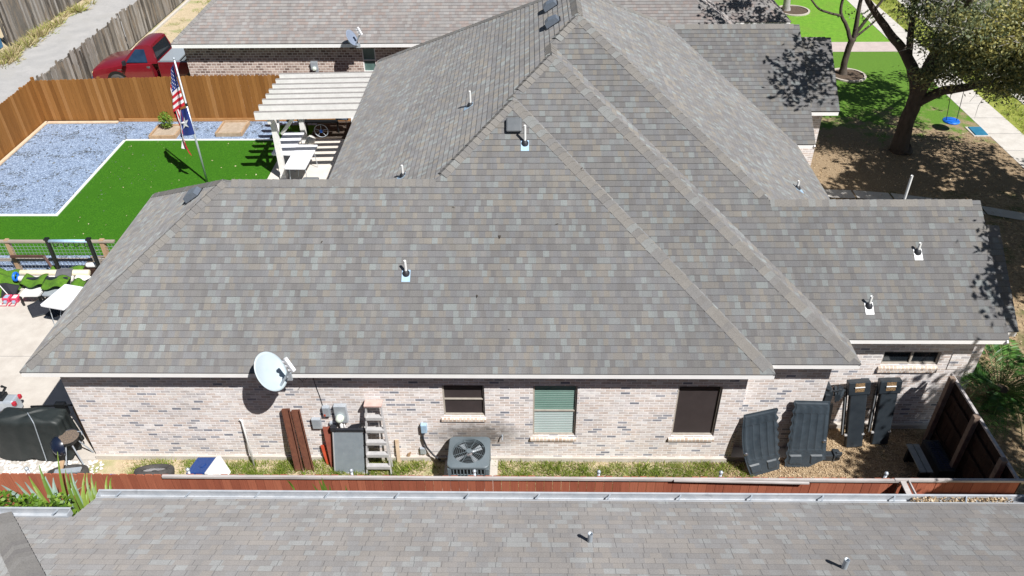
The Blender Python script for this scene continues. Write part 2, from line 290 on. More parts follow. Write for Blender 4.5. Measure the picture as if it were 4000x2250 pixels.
# ------------------------------------------------ mesh helpers
class MB:
    def __init__(s): s.v = []; s.f = []; s.mi = []; s.uv = {}
    def add(s, vs, fs, mi=0, uvs=None):
        o = len(s.v); s.v += [tuple(p) for p in vs]
        for k, f in enumerate(fs):
            if uvs is not None: s.uv[len(s.f)] = uvs[k]
            s.f.append([i+o for i in f]); s.mi.append(mi)
        return s
    def box(s, x0, x1, y0, y1, z0, z1, mi=0, mat=None):
        vs = [Vector(p) for p in ((x0, y0, z0), (x1, y0, z0), (x1, y1, z0), (x0, y1, z0), (x0, y0, z1), (x1, y0, z1), (x1, y1, z1), (x0, y1, z1))]
        if mat is not None: vs = [mat @ p for p in vs]
        return s.add(vs, [(0, 3, 2, 1), (4, 5, 6, 7), (0, 1, 5, 4), (1, 2, 6, 5), (2, 3, 7, 6), (3, 0, 4, 7)], mi)
    def beam(s, p, q, w, h, upv=(0, 0, 1), mi=0):
        p = Vector(p); q = Vector(q); d = (q-p).normalized(); a = d.cross(Vector(upv)).normalized(); b_ = a.cross(d).normalized()
        mt = Matrix.Identity(4)
        for i in range(3): mt[i][0] = d[i]; mt[i][1] = a[i]; mt[i][2] = b_[i]; mt[i][3] = p[i]
        return s.box(0, (q-p).length, -w/2, w/2, -h/2, h/2, mi, mt)
    def tube(s, pts, r, n=8, mi=0, cap=True):
        pts = [Vector(p) for p in pts]; rs = r if isinstance(r, (list, tuple)) else [r]*len(pts)
        vs = []; fs = []; a = None
        for i, p in enumerate(pts):
            d = (pts[min(i+1, len(pts)-1)]-pts[max(i-1, 0)]).normalized()
            if a is None: a = d.orthogonal().normalized()
            else:
                a = (a-d*a.dot(d)); a = a.normalized() if a.length > 1e-6 else d.orthogonal().normalized()
            b_ = d.cross(a)
            for k in range(n):
                t = 2*math.pi*k/n; vs.append(p+(a*math.cos(t)+b_*math.sin(t))*rs[i])
        for i in range(len(pts)-1):
            for k in range(n):
                fs.append((i*n+k, i*n+(k+1) % n, (i+1)*n+(k+1) % n, (i+1)*n+k))
        if cap: fs.append(tuple(range(n-1, -1, -1))); fs.append(tuple((len(pts)-1)*n+k for k in range(n)))
        return s.add(vs, fs, mi)
    def lathe(s, prof, n=24, o=(0, 0, 0), mat=None, mi=0, sx=1, sy=1):
        o = Vector(o); vs = []; fs = []
        for (r, z) in prof:
            for k in range(n):
                t = 2*math.pi*k/n; p = Vector((r*math.cos(t)*sx, r*math.sin(t)*sy, z))
                if mat is not None: p = mat @ p
                vs.append(p+o)
        for i in range(len(prof)-1):
            for k in range(n): fs.append((i*n+k, i*n+(k+1) % n, (i+1)*n+(k+1) % n, (i+1)*n+k))
        return s.add(vs, fs, mi)
    def prism(s, pts, z0, z1, mi=0, mat=None):
        n = len(pts); vs = [Vector((p[0], p[1], z0)) for p in pts]+[Vector((p[0], p[1], z1)) for p in pts]
        if mat is not None: vs = [mat @ p for p in vs]
        return s.add(vs, [tuple(range(n-1, -1, -1)), tuple(range(n, 2*n))]+[(i, (i+1) % n, n+(i+1) % n, n+i) for i in range(n)], mi)
    def sheet(s, pts, z, mi=0): return s.add([(p[0], p[1], z) for p in pts], [tuple(range(len(pts)))], mi)
    def grid(s, fn, nu, nv, mi=None, thick=None):
        vs = []; fs = []; o = len(s.v)
        for j in range(nv+1):
            for i in range(nu+1): vs.append(fn(i/nu, j/nv))
        mis = []
        for j in range(nv):
            for i in range(nu):
                a = j*(nu+1)+i; fs.append((a, a+1, a+nu+2, a+nu+1)); mis.append(mi((i+.5)/nu, (j+.5)/nv) if callable(mi) else (mi or 0))
        k0 = len(s.f); s.add(vs, fs)
        for k, mm in enumerate(mis): s.mi[k0+k] = mm
        return s
    def build(s, name, mats, parent=None, smooth=False, root=None, bevel=0, solid=0):
        if not isinstance(mats, (list, tuple)): mats = [mats]
        off = Vector((0, 0, 0))
        if parent is not None: off = Vector(parent.get('_o', (0, 0, 0)))
        elif root is not None: off = Vector(root)
        me = bpy.data.meshes.new(name)
        me.from_pydata([tuple(Vector(p)-off) for p in s.v], [], s.f)
        for mt in mats: me.materials.append(mt)
        if len(mats) > 1: me.polygons.foreach_set('material_index', s.mi)
        if smooth: me.polygons.foreach_set('use_smooth', [True]*len(s.f))
        uvl = me.uv_layers.new(name='UVMap').data
        for pi, pl in enumerate(me.polygons):
            if pi in s.uv:
                for k, li in enumerate(pl.loop_indices): uvl[li].uv = s.uv[pi][k]
            else:
                nn = pl.normal; ax = max(range(3), key=lambda q: abs(nn[q]))
                for li in pl.loop_indices:
                    p = s.v[me.loops[li].vertex_index]
                    uvl[li].uv = (p[0], p[1]) if ax == 2 else ((p[0], p[2]) if ax == 1 else (p[1], p[2]))
        me.update()
        ob = bpy.data.objects.new(name, me); C.objects.link(ob)
        if parent is not None: ob.parent = parent; ob['_o'] = tuple(off)
        else: ob.location = off; ob['_o'] = tuple(off)
        if bevel:
            bv = ob.modifiers.new('bevel', 'BEVEL'); bv.width = bevel; bv.segments = 2; bv.limit_method = 'ANGLE'
        if solid:
            sm = ob.modifiers.new('solid', 'SOLIDIFY'); sm.thickness = solid; sm.offset = 0
        return ob

def tag(o, label, cat, group=None, kind=None):
    o['label'] = label
    if cat: o['category'] = cat
    if group: o['group'] = group
    if kind: o['kind'] = kind
    return o
def thing(name, label, cat, loc, group=None):
    o = bpy.data.objects.new(name, None); C.objects.link(o); o.location = loc; o['_o'] = tuple(loc); o.empty_display_size = .1
    return tag(o, label, cat, group)
def struct(name, mb, m, label=None):
    o = mb.build(name, m); o['kind'] = 'structure'; o['label'] = label or name.replace('_', ' '); o['category'] = name.split('_')[-1]
    return o
def dup(root, loc, label=None, rotz=None, scale=None):
    def cp_(o, par):
        c = o.copy(); C.objects.link(c); c.parent = par
        for ch in o.children: cp_(ch, c)
        return c
    r = cp_(root, None); r.location = loc
    if rotz is not None: r.rotation_euler = (0, 0, rotz)
    if scale: r.scale = (scale,)*3
    if label: r['label'] = label
    return r
def rotm(ax, deg): return Matrix.Rotation(R(deg), 4, ax)
def frame(o, x, y):   # matrix with x axis, y axis, origin
    x = Vector(x).normalized(); y = Vector(y); z = x.cross(y).normalized(); y = z.cross(x)
    mt = Matrix.Identity(4)
    for i in range(3): mt[i][0] = x[i]; mt[i][1] = y[i]; mt[i][2] = z[i]; mt[i][3] = o[i]
    return mt

def scatter_mesh(name, cen, size, aspect, mat, dirs=None, shade=None, parent=None, flat=0.0, tri=False):
    """many small faces; cen Nx3, size N, dirs Nx3 long axis"""
    N = len(cen)
    if dirs is None:
        dirs = rng.normal(size=(N, 3)); dirs[:, 2] *= (1-flat)
    dirs = dirs/np.linalg.norm(dirs, axis=1)[:, None]
    o = rng.normal(size=(N, 3))
    if flat: o[:, 2] *= (1-flat)
    sd_ = np.cross(dirs, np.cross(o, dirs)) if False else o-(o*dirs).sum(1)[:, None]*dirs
    sd_ /= (np.linalg.norm(sd_, axis=1)[:, None]+1e-9)
    L = size[:, None]; W = L*aspect
    if tri:
        P = np.stack([cen-sd_*W/2, cen+sd_*W/2, cen+dirs*L], 1)
        k = 3
    else:
        P = np.stack([cen-dirs*L/2, cen+sd_*W/2, cen+dirs*L/2, cen-sd_*W/2], 1); k = 4
    off = np.array(parent.get('_o', (0, 0, 0))) if parent is not None else np.zeros(3)
    P = (P-off).reshape(-1, 3)
    me = bpy.data.meshes.new(name)
    me.vertices.add(N*k); me.vertices.foreach_set('co', P.ravel())
    me.loops.add(N*k); me.loops.foreach_set('vertex_index', np.arange(N*k))
    me.polygons.add(N); me.polygons.foreach_set('loop_start', np.arange(N)*k); me.polygons.foreach_set('loop_total', np.full(N, k))
    uvl = me.uv_layers.new(name='UVMap')
    sh = shade if shade is not None else rng.random(N)
    uv = np.repeat(np.stack([np.clip(sh, 0, 1), rng.random(N)], 1), k, axis=0)
    uvl.data.foreach_set('uv', uv.ravel())
    me.materials.append(mat); me.update(); me.validate()
    ob = bpy.data.objects.new(name, me); C.objects.link(ob)
    if parent is not None: ob.parent = parent
    return ob
# ------------------------------------------------ ground
g = MB().sheet([(-60, -30), (90, -30), (90, 120), (-60, 120)], -.02); struct('ground', g, drygrass)
def patch(name, pts, z, m): return struct(name, MB().sheet(pts, z), m)
patch('side_yard_soil', [(2.9, -3.2), (15.2, -3.2), (15.2, .1), (2.9, .1)], -.012, drygrass)
patch('mulched_yard', [(15.2, -3.2), (20.15, -3.2), (20.15, 1.2), (15.2, 1.2)], -.012, mulchm)
patch('alley', [(-10.75, 4), (-6.1, 4), (-6.1, 60), (-10.75, 60)], -.008, alleym)
patch('verge_of_alley', [(-13.5, 4), (-10.75, 4), (-10.75, 60), (-13.5, 60)], -.008, drygrass)
patch('gravel_bed', [(-5.93, 6.4), (7.2, 6.4), (7.2, 16.2), (-5.93, 16.2)], -.008, gravel)
patch('turf_lawn', [(-2.33, 14.5), (-2.36, 9.5), (-5.93, 9.45), (-5.93, 7.35), (3.45, 7.35), (3.45, 14.5)], .012, turf)
patch('turf_strip', [(2.75, 14.6), (4.15, 14.6), (4.15, 15.75), (2.75, 15.75)], .006, turf)
patch('smoker_soil', [(4.16, 14.6), (6.95, 14.6), (6.95, 16.1), (4.16, 16.1)], -.003, M('charcoal_soil', (.035, .024, .018), (.09, .07, .055), 14, 1, c3=(.3, .28, .26), s3=9, f3=.66, bmp=.01))
patch('bare_soil', [(-.35, 6.4), (3, 6.4), (3, 7.33), (-.35, 7.33)], -.003, dirt)
b = MB(); b.box(3.45, 7.1, 6.5, 14.55, -.01, .03); struct('patio', b, conc_p)
b = MB(); b.box(-7, 3.03, -.06, 6.35, -.03, .0, 0); b.box(3.03, 15.85, -.05, .02, -.03, .1); b.box(15.85, 17.5, .0, .3, -.03, .1); b.box(17.45, 20.5, .9, 1.0, -.03, .1)
struct('concrete_slab', b, concrete)
b = MB()
for i, (x0, x1, y0, y1) in enumerate([(-7, 3.0, 3.1, 3.108), (-2.2, -2.192, -.05, 6.3)]): b.box(x0, x1, y0, y1, 0, .002)
struct('slab_joints', b, greyc)
b = MB()
b.box(-2.38, -2.31, 9.5, 14.55, -.01, .045); b.box(-5.93, -2.31, 9.43, 9.5, -.01, .045); b.box(-2.38, 3.45, 14.5, 14.56, -.01, .045)
struct('lawn_edging', b, white)
# street side
patch('front_yard', [(19.0, -3.2), (27.9, -3.2), (27.9, 12.4), (19, 12.4)], -.010, frontdirt)
# lawn blends into soil
mt, n, l, bs = newmat('shaded_lawn'); bs.inputs['Roughness'].default_value = 1
co = objco(n, l); sx = n.new('ShaderNodeSeparateXYZ'); l.new(co, sx.inputs[0])
nf = noise(n, l, co, 1.1, 5, .7)
k = math_n(n, l, 'ADD', math_n(n, l, 'MULTIPLY', math_n(n, l, 'SUBTRACT', sx.outputs[1], 14.2), .35), math_n(n, l, 'MULTIPLY', math_n(n, l, 'SUBTRACT', nf, .5), 4.0))
rk = ramp(n, [(.25, (0, 0, 0)), (.75, (1, 1, 1))]); l.new(k, rk.inputs[0])
f1 = noise(n, l, co, 60, 3, .8); rg_ = ramp(n, [(.3, (.045, .11, .008)), (.7, (.13, .27, .02))]); l.new(f1, rg_.inputs[0])
rd_ = ramp(n, [(.3, (.13, .09, .055)), (.7, (.42, .31, .19))]); l.new(f1, rd_.inputs[0])
l.new(mixc(n, l, rk.outputs[0], rd_.outputs[0], rg_.outputs[0]), bs.inputs['Base Color']); bump(n, l, f1, bs, .6, .02)
patch('front_lawn', [(19.0, 10.9), (27.9, 10.9), (27.9, 22.95), (19, 22.95)], -.004, mt)
patch('far_lawn', [(18, 24.15), (27.9, 24.15), (27.9, 80), (18, 80)], -.004, lawn_b)
patch('driveway_path', [(19, 22.95), (27.9, 22.95), (27.9, 24.15), (19, 24.15)], .0, pinkwalk)
patch('sidewalk', [(27.9, -3), (29.1, -3), (29.1, 80), (27.9, 80)], .004, walkm)
b = MB()
for i in range(40): b.box(27.9, 29.1, -2+i*1.3, -1.985+i*1.3, .004, .006)
struct('sidewalk_joints', b, greyc)
patch('grass_verge', [(29.1, -3), (30.35, -3), (30.35, 80), (29.1, 80)], -.002, lawn_y)
b = MB(); b.box(30.35, 30.65, -3, 80, -.1, .02); struct('street_kerb', b, walkm)
patch('street', [(30.65, -3), (42, -3), (42, 80), (30.65, 80)], -.012, asph)
b = MB()
pth = [(20.9, 10.75), (21.9, 10.7), (23, 10.52), (24.2, 10.2), (25.4, 9.75), (26.6, 9.3)]
for i in range(len(pth)-1):
    (xa, ya), (xb, yb) = pth[i], pth[i+1]
    b.add([(xa+.03, ya-.25, .012), (xb-.03, yb-.25, .012), (xb-.03, yb+.25, .012), (xa+.03, ya+.25, .012)], [(0, 1, 2, 3)])
struct('stone_path', b, walkm)
b = MB(); b.box(-5.72, -5.6, 22, 60, -.02, .06); struct('alley_kerb', b, walkm)

# ------------------------------------------------ roofs
ZE = 2.65; MS = .6703
def clip_rows(poly, vmin, step):
    """poly list of (u,v); returns list of (row, poly)"""
    def cut(pl, v, keep_above):
        out = []
        for i in range(len(pl)):
            a, b_ = pl[i], pl[(i+1) % len(pl)]
            ia = (a[1] >= v) if keep_above else (a[1] <= v); ib = (b_[1] >= v) if keep_above else (b_[1] <= v)
            if ia: out.append(a)
            if ia != ib:
                t = (v-a[1])/(b_[1]-a[1]); out.append((a[0]+(b_[0]-a[0])*t, v))
        return out
    vmax = max(p[1] for p in poly); k = int(math.floor(min(p[1] for p in poly)/step)); res = []
    while k*step < vmax-1e-6:
        q = cut(cut(poly, k*step, True), (k+1)*step, False)
        if len(q) >= 3:
            ar = abs(sum(q[i][0]*q[(i+1) % len(q)][1]-q[(i+1) % len(q)][0]*q[i][1] for i in range(len(q))))/2
            if ar > 1e-5: res.append((k, q))
        k += 1
    return res
def roof_plane(mb, xy, z0, gx, gy, x0=0, y0=0, lift=.010):
    """plane z=z0+gx*(x-x0)+gy*(y-y0); rows of overlapping shingles"""
    zf = lambda x, y: z0+gx*(x-x0)+gy*(y-y0)
    P = [Vector((x, y, zf(x, y))) for x, y in xy]
    nrm = Vector((-gx, -gy, 1)).normalized()
    upd = Vector((gx, gy, gx*gx+gy*gy)).normalized(); ud = upd.cross(nrm).normalized()
    lo = min(P, key=lambda p: p.z); o = lo
    uv = [((p-o).dot(ud), (p-o).dot(upd)) for p in P]
    ru = random.random()*50
    for k, q in clip_rows(uv, 0, EXPO):
        v0 = k*EXPO; vs = []; us = []
        for (u, v) in q:
            t = (v-v0)/EXPO; vs.append(o+ud*u+upd*v+nrm*(lift*(1-t)+.002)); us.append((u+ru, min(max(v, v0+.0005), v0+EXPO-.0005)))
        mb.add(vs, [tuple(range(len(vs)))], 0, [us])
        # butt edge
        for i in range(len(q)):
            a, c = q[i], q[(i+1) % len(q)]
            if abs(a[1]-v0) < 1e-6 and abs(c[1]-v0) < 1e-6:
                A = o+ud*a[0]+upd*a[1]; B = o+ud*c[0]+upd*c[1]
                mb.add([A+nrm*(lift+.002), B+nrm*(lift+.002), B-nrm*.004, A-nrm*.004], [(0, 1, 2, 3)], 0, [[(a[0]+ru, v0+.001), (c[0]+ru, v0+.001), (c[0]+ru, v0+.001), (a[0]+ru, v0+.001)]])
    # deck under it
    D = [p-nrm*.002 for p in P]; E_ = [p-nrm*.03 for p in P]; n_ = len(P)
    mb.add(D+E_, [tuple(range(n_)), tuple(range(2*n_-1, n_-1, -1))]+[(i, (i+1) % n_, n_+(i+1) % n_, n_+i) for i in range(n_)], 1)
def caps(mb, p, q, nA, nB, wd=.14, step=.135, hgt=.022):
    """cap shingles from low p to high q"""
    p = Vector(p); q = Vector(q); d = (q-p).normalized(); L = (q-p).length; nA = Vector(nA).normalized(); nB = Vector(nB).normalized()
    def wing(n_, other):
        w_ = n_.cross(d).normalized()
        if w_.dot(other) > 0: w_ = -w_
        return w_
    wA = wing(nA, nB); wB = wing(nB, nA)
    # wing of plane A must run away from plane B
    up_ = (nA+nB).normalized(); k = 0; s = .17
    if abs(nA.dot(nB)) > .9999: return
    rr = random.randint(0, 900)
    while s < L:
        e = min(s+step+.03, L); a = p+d*s; b_ = p+d*e
        j = random.uniform(-.004, .004)
        la, lb = hgt+j, hgt*.45
        row = []
        for (c_, lf) in ((a, la), (b_, lb)):
            row += [c_+wA*wd+nA*lf*.8, c_+wA*wd*.3+up_*(lf+.004), c_+up_*(lf+.01), c_+wB*wd*.3+up_*(lf+.004), c_+wB*wd+nB*lf*.8]
        row += [p_-up_*.012 for p_ in row[:5]]
        u = [(0, rr+k+.5)]*4
        mb.add(row, [(0, 1, 6, 5), (1, 2, 7, 6), (2, 3, 8, 7), (3, 4, 9, 8), (0, 10, 11, 1), (1, 11, 12, 2), (2, 12, 13, 3), (3, 13, 14, 4), (0, 5, 10), (4, 14, 9)], 0, [u]*8+[[(0, rr+k+.5)]*3]*2)
        s += step; k += 1

# key numbers of the main house
Y1, XA, h = -.33, 2.60, 3.23
XL, XR1, XR2, XR3, XG = 6.80, 16.26, 17.87, 19.09, 20.86
Y2, Y3, h3, YB = -.055, .65, 2.40, 15.08
Y4, X4 = 8.77, 19.60
a1 = (XR1-XL)/2; a2 = (XR2-XL)/2; a3 = (XR3-XL)/2; XM = XL+a3
YBR = YB-a3; h4 = 12.0-Y4
zz = lambda t: ZE+MS*t
house = thing('brick_house', 'long low brick house with a many-hipped grey shingle roof filling the middle of the picture', 'house', (11, 3, 0))
fp = dict(front=(0, MS), left=(MS, 0), right=(-MS, 0), back=(0, -MS))
NF, NL, NR, NB = Vector((0, -MS, 1)), Vector((-MS, 0, 1)), Vector((MS, 0, 1)), Vector((0, MS, 1))
rf = MB()
A1 = (XL+a1, Y1+a1); A1b = (XL+a1, Y2+a1); A2 = (XL+a2, Y2+a2); A2b = (XL+a2, Y3+a2); A3 = (XM, Y3+a3); A4 = (XM, YBR)
roof_plane(rf, [(XA, Y1), (XR1, Y1), A1, (XL+h, Y1+h), (XA+h, Y1+h)], ZE, 0, MS, 0, Y1)
roof_plane(rf, [(XA, Y1+2*h), (XA, Y1), (XA+h, Y1+h)], ZE, MS, 0, XA, 0)
roof_plane(rf, [(XL, Y1+2*h), (XA, Y1+2*h), (XA+h, Y1+h), (XL+h, Y1+h)], ZE, 0, -MS, 0, Y1+2*h)
roof_plane(rf, [(XL, Y1+2*h), (XL+h, Y1+h), A1, A1b, A2, A2b, A3, A4, (XL, YB)], ZE, MS, 0, XL, 0)
roof_plane(rf, [(XR1, Y1), (XR1, Y2), A1b, A1], ZE, -MS, 0, XR1, 0)
roof_plane(rf, [(XR1, Y2), (XR2, Y2), A2, A1b], ZE, 0, MS, 0, Y2)
roof_plane(rf, [(XR2, Y2), (XR2, Y3), A2b, A2], ZE, -MS, 0, XR2, 0)
roof_plane(rf, [(XR2, Y3), (XG, Y3), (XG, Y3+h3), (XR3-h3, Y3+h3), A3, A2b], ZE, 0, MS, 0, Y3)
roof_plane(rf, [(XR3, Y3+2*h3), (XR3, Y4), (XR3-h4, Y4+h4), A4, A3, (XR3-h3, Y3+h3)], ZE, -MS, 0, XR3, 0)
roof_plane(rf, [(XG, Y3+2*h3), (XR3, Y3+2*h3), (XR3-h3, Y3+h3), (XG, Y3+h3)], ZE, 0, -MS, 0, Y3+2*h3)
roof_plane(rf, [(XR3, Y4), (X4, Y4), (X4, 12), (XR3-h4, 12)], ZE, 0, MS, 0, Y4)
roof_plane(rf, [(X4, YB), (XL, YB), A4, (XR3-h4, 12), (X4, 12)], ZE, 0, -MS, 0, YB+.0)
# entry porch roofs at the right end
zp = 3.665; yr = Y3+h3
roof_plane(rf, [(XG+.003, 1.18), (21.38, 1.18), (21.44, yr), (XG+.003, yr)], zp, 0, MS, 0, yr)
roof_plane(rf, [(21.44, 4.9), (XG+.003, 4.9), (XG+.003, yr), (21.44, yr)], zp, 0, -MS, 0, yr)
roof_plane(rf, [(X4+.003, 9.97), (20.52, 9.97), (20.58, 12), (X4+.003, 12)], 4.43, 0, MS, 0, 12)
roof_plane(rf, [(20.58, 14), (X4+.003, 14), (X4+.003, 12), (20.58, 12)], 4.43, 0, -MS, 0, 12)
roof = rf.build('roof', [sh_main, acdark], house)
P3 = lambda x, y, t: (x, y, zz(t))
def capline(*a, mat=cap_main, par=roof, **k):
    b = MB(); caps(b, *a, **k); b.build('ridge_cap', mat, par)
capline(P3(XA, Y1, 0), P3(XA+h, Y1+h, h), NF, NL)
capline(P3(XA, Y1+2*h, 0), P3(XA+h, Y1+h, h), NB, NL)
capline(P3(XA+h, Y1+h, h), P3(XL+h, Y1+h, h), NF, NB)
capline(P3(XL+h, Y1+h, h), P3(*A1, a1), NF, NL)
capline(P3(*A1, a1), P3(*A1b, a1), NL, NR)
capline(P3(*A1b, a1), P3(*A2, a2), NF, NL)
capline(P3(*A2, a2), P3(*A2b, a2), NL, NR)
capline(P3(*A2b, a2), P3(*A3, a3), NF, NL)
capline(P3(*A3, a3), P3(*A4, a3), NL, NR)
capline(P3(XR1, Y1, 0), P3(*A1, a1), NF, NR)
capline(P3(XR2, Y2, 0), P3(*A2, a2), NF, NR)
capline(P3(XR3-h3, Y3+h3, h3), P3(*A3, a3), NF, NR)
capline(P3(XG, Y3+h3, h3), P3(XR3-h3, Y3+h3, h3), NF, NB)
capline(P3(XL, YB, 0), P3(*A4, a3), NL, NB)
capline(P3(XR3-h4, 12, h4), P3(*A4, a3), NR, NB)
capline(P3(X4, 12, h4), P3(XR3-h4, 12, h4), NF, NB)
capline((21.44, yr, zp), (XG, yr, zp), NF, NB); capline((20.58, 12, 4.43), (X4, 12, 4.43), NF, NB)
# fascia and soffit
f = MB(); zt, zb = 2.628, 2.535
def fas(x0, y0, x1, y1, z1=zt, z0=zb, t=.02, ins=.012):
    d = Vector((x1-x0, y1-y0, 0)).normalized(); nn = Vector((d.y, -d.x, 0))   # outward to the right of travel
    a = Vector((x0, y0, 0))-nn*ins; b_ = Vector((x1, y1, 0))-nn*ins
    f.add([a+Vector((0, 0, z0)), b_+Vector((0, 0, z0)), b_-nn*t+Vector((0, 0, z0)), a-nn*t+Vector((0, 0, z0)), a+Vector((0, 0, z1)), b_+Vector((0, 0, z1)), b_-nn*t+Vector((0, 0, z1)), a-nn*t+Vector((0, 0, z1))],
          [(0, 3, 2, 1), (4, 5, 6, 7), (0, 1, 5, 4), (1, 2, 6, 5), (2, 3, 7, 6), (3, 0, 4, 7)])
fas(XA, Y1, XR1, Y1); fas(XA+.015, Y1+2*h, XA+.015, Y1+.03); fas(XL, YB, XL, Y1+2*h)
fas(XR1-.003, Y1+.03, XR1-.003, Y2); fas(XR1-.02, Y2+.003, XR2, Y2+.003); fas(XR2-.003, Y2+.03, XR2-.003, Y3); fas(XR2-.02, Y3+.003, XG-.01, Y3+.003)
fas(XR3, Y3+2*h3, XR3, Y4); fas(XR3, Y4+.003, X4, Y4+.003); fas(XG, 1.19, 21.37, 1.19, 2.39, 2.27); fas(X4, 9.98, 20.51, 9.98, 3.05, 2.93)
f.build('fascia', white, house)
for (xa, ya, xb, yb) in ((XG-.02, Y3, XG-.02, Y3+h3), (XG-.02, Y3+h3, XG-.02, Y3+2*h3), (X4-.02, Y4, X4-.02, 12), (X4-.02, 12, X4-.02, YB)):
    za = ZE if abs(ya-Y3) < .01 or abs(ya-Y4) < .01 else zz(h3 if xa > 20 else h4); zb_ = ZE if (abs(yb-Y3-2*h3) < .01 or abs(yb-YB) < .01) else zz(h3 if xa > 20 else h4)
    f = MB(); f.beam((xa, ya, za-.1), (xb, yb, zb_-.1), .03, .13); f.build('rake_board', white, house)
f = MB()
for (x0, x1, y0, y1) in ((XA+.03, 15.9, Y1+.03, .02), (XA+.03, 3.05, .02, Y1+2*h-.03), (XL+.03, 7.15, 6.2, YB), (15.9, 17.5, Y2+.03, .3), (17.5, XG-.04, Y3+.03, 1.0), (18.7, XR3-.03, 5.4, Y4)):
    f.box(x0, x1, y0, y1, 2.52, 2.53)
f.build('soffit', soffitm, house)

# walls with openings
def wall(mb, x0, x1, y, z0, z1, ops, depth=.1, sgn=1):
    """wall facing -y at y; ops = (xa,xb,za,zb)"""
    xs = sorted({x0, x1, *[o_[0] for o_ in ops], *[o_[1] for o_ in ops]}); zs = sorted({z0, z1, *[o_[2] for o_ in ops], *[o_[3] for o_ in ops]})
    for i in range(len(xs)-1):
        for j in range(len(zs)-1):
            cx, cz = (xs[i]+xs[i+1])/2, (zs[j]+zs[j+1])/2
            if any(o_[0] < cx < o_[1] and o_[2] < cz < o_[3] for o_ in ops): continue
            mb.add([(xs[i], y, zs[j]), (xs[i+1], y, zs[j]), (xs[i+1], y, zs[j+1]), (xs[i], y, zs[j+1])], [(0, 1, 2, 3)])
    for (xa, xb, za, zb_) in ops:
        q = [(xa, y, za), (xb, y, za), (xb, y, zb_), (xa, y, zb_)]; r = [(a, y+depth, c) for a, _, c in q]
        for i in range(4):
            j = (i+1) % 4; mb.add([q[i], r[i], r[j], q[j]], [(0, 1, 2, 3)])
W1 = (10.22, 11.02, 1.24, 2.06); W2 = (11.94, 12.78, .70, 2.05); W3 = (14.66, 15.49, .71, 2.05); W4 = (18.82, 19.94, 1.72, 2.06)
wm = MB()
wall(wm, 3.04, 15.92, 0, .1, 2.55, [W1, W2, W3]); wall(wm, 15.92, 17.54, .275, .1, 2.55, []); wall(wm, 17.54, 20.52, .98, .1, 2.55, [W4])
wm.add([(15.92, 0, .1), (15.92, .275, .1), (15.92, .275, 2.55), (15.92, 0, 2.55)], [(0, 1, 2, 3)]); wm.add([(17.54, .275, .1), (17.54, .98, .1), (17.54, .98, 2.55), (17.54, .275, 2.55)], [(0, 1, 2, 3)])
wm.add([(3.04, 0, -.02), (3.04, 5.8, -.02), (3.04, 5.8, 2.55), (3.04, 0, 2.55)], [(3, 2, 1, 0)])
wm.add([(3.04, 5.8, -.02), (7.13, 5.8, -.02), (7.13, 5.8, 2.55), (3.04, 5.8, 2.55)], [(3, 2, 1, 0)])
wm.add([(7.13, 5.8, -.02), (7.13, 14.75, -.02), (7.13, 14.75, 2.55), (7.13, 5.8, 2.55)], [(3, 2, 1, 0)])
wm.add([(7.13, 14.75, -.02), (19.2, 14.75, -.02), (19.2, 14.75, 2.55), (7.13, 14.75, 2.55)], [(3, 2, 1, 0)])
for (x, y0, y1) in ((20.52, .98, 5.1), (18.76, 5.1, 9.1), (19.25, 9.1, 14.75)):
    wm.add([(x, y0, -.02), (x, y1, -.02), (x, y1, 2.55), (x, y0, 2.55)], [(0, 1, 2, 3)])
wm.add([(18.76, 5.1, -.02), (20.52, 5.1, -.02), (20.52, 5.1, 2.55), (18.76, 5.1, 2.55)], [(3, 2, 1, 0)])
wm.add([(18.76, 9.1, -.02), (19.25, 9.1, -.02), (19.25, 9.1, 2.6), (18.76, 9.1, 2.6)], [(0, 1, 2, 3)])
for (x, ya, yb, t) in ((20.5, Y3+.34, Y3+2*h3-.34, h3), (19.24, Y4+.34, YB-.34, h4)):
    ym = (ya+yb)/2; wm.add([(x, ya, 2.5), (x, yb, 2.5), (x, ym, zz(t)-.1)], [(0, 1, 2)])
wm.box(20.52, 21.1, 1.5, 1.6, 0, 2.4); wm.box(20.95, 21.1, 1.6, 4.5, 0, 2.3); wm.box(19.27, 20.2, 10.3, 13.7, 0, 2.95)
wm.build('wall', brick, house)
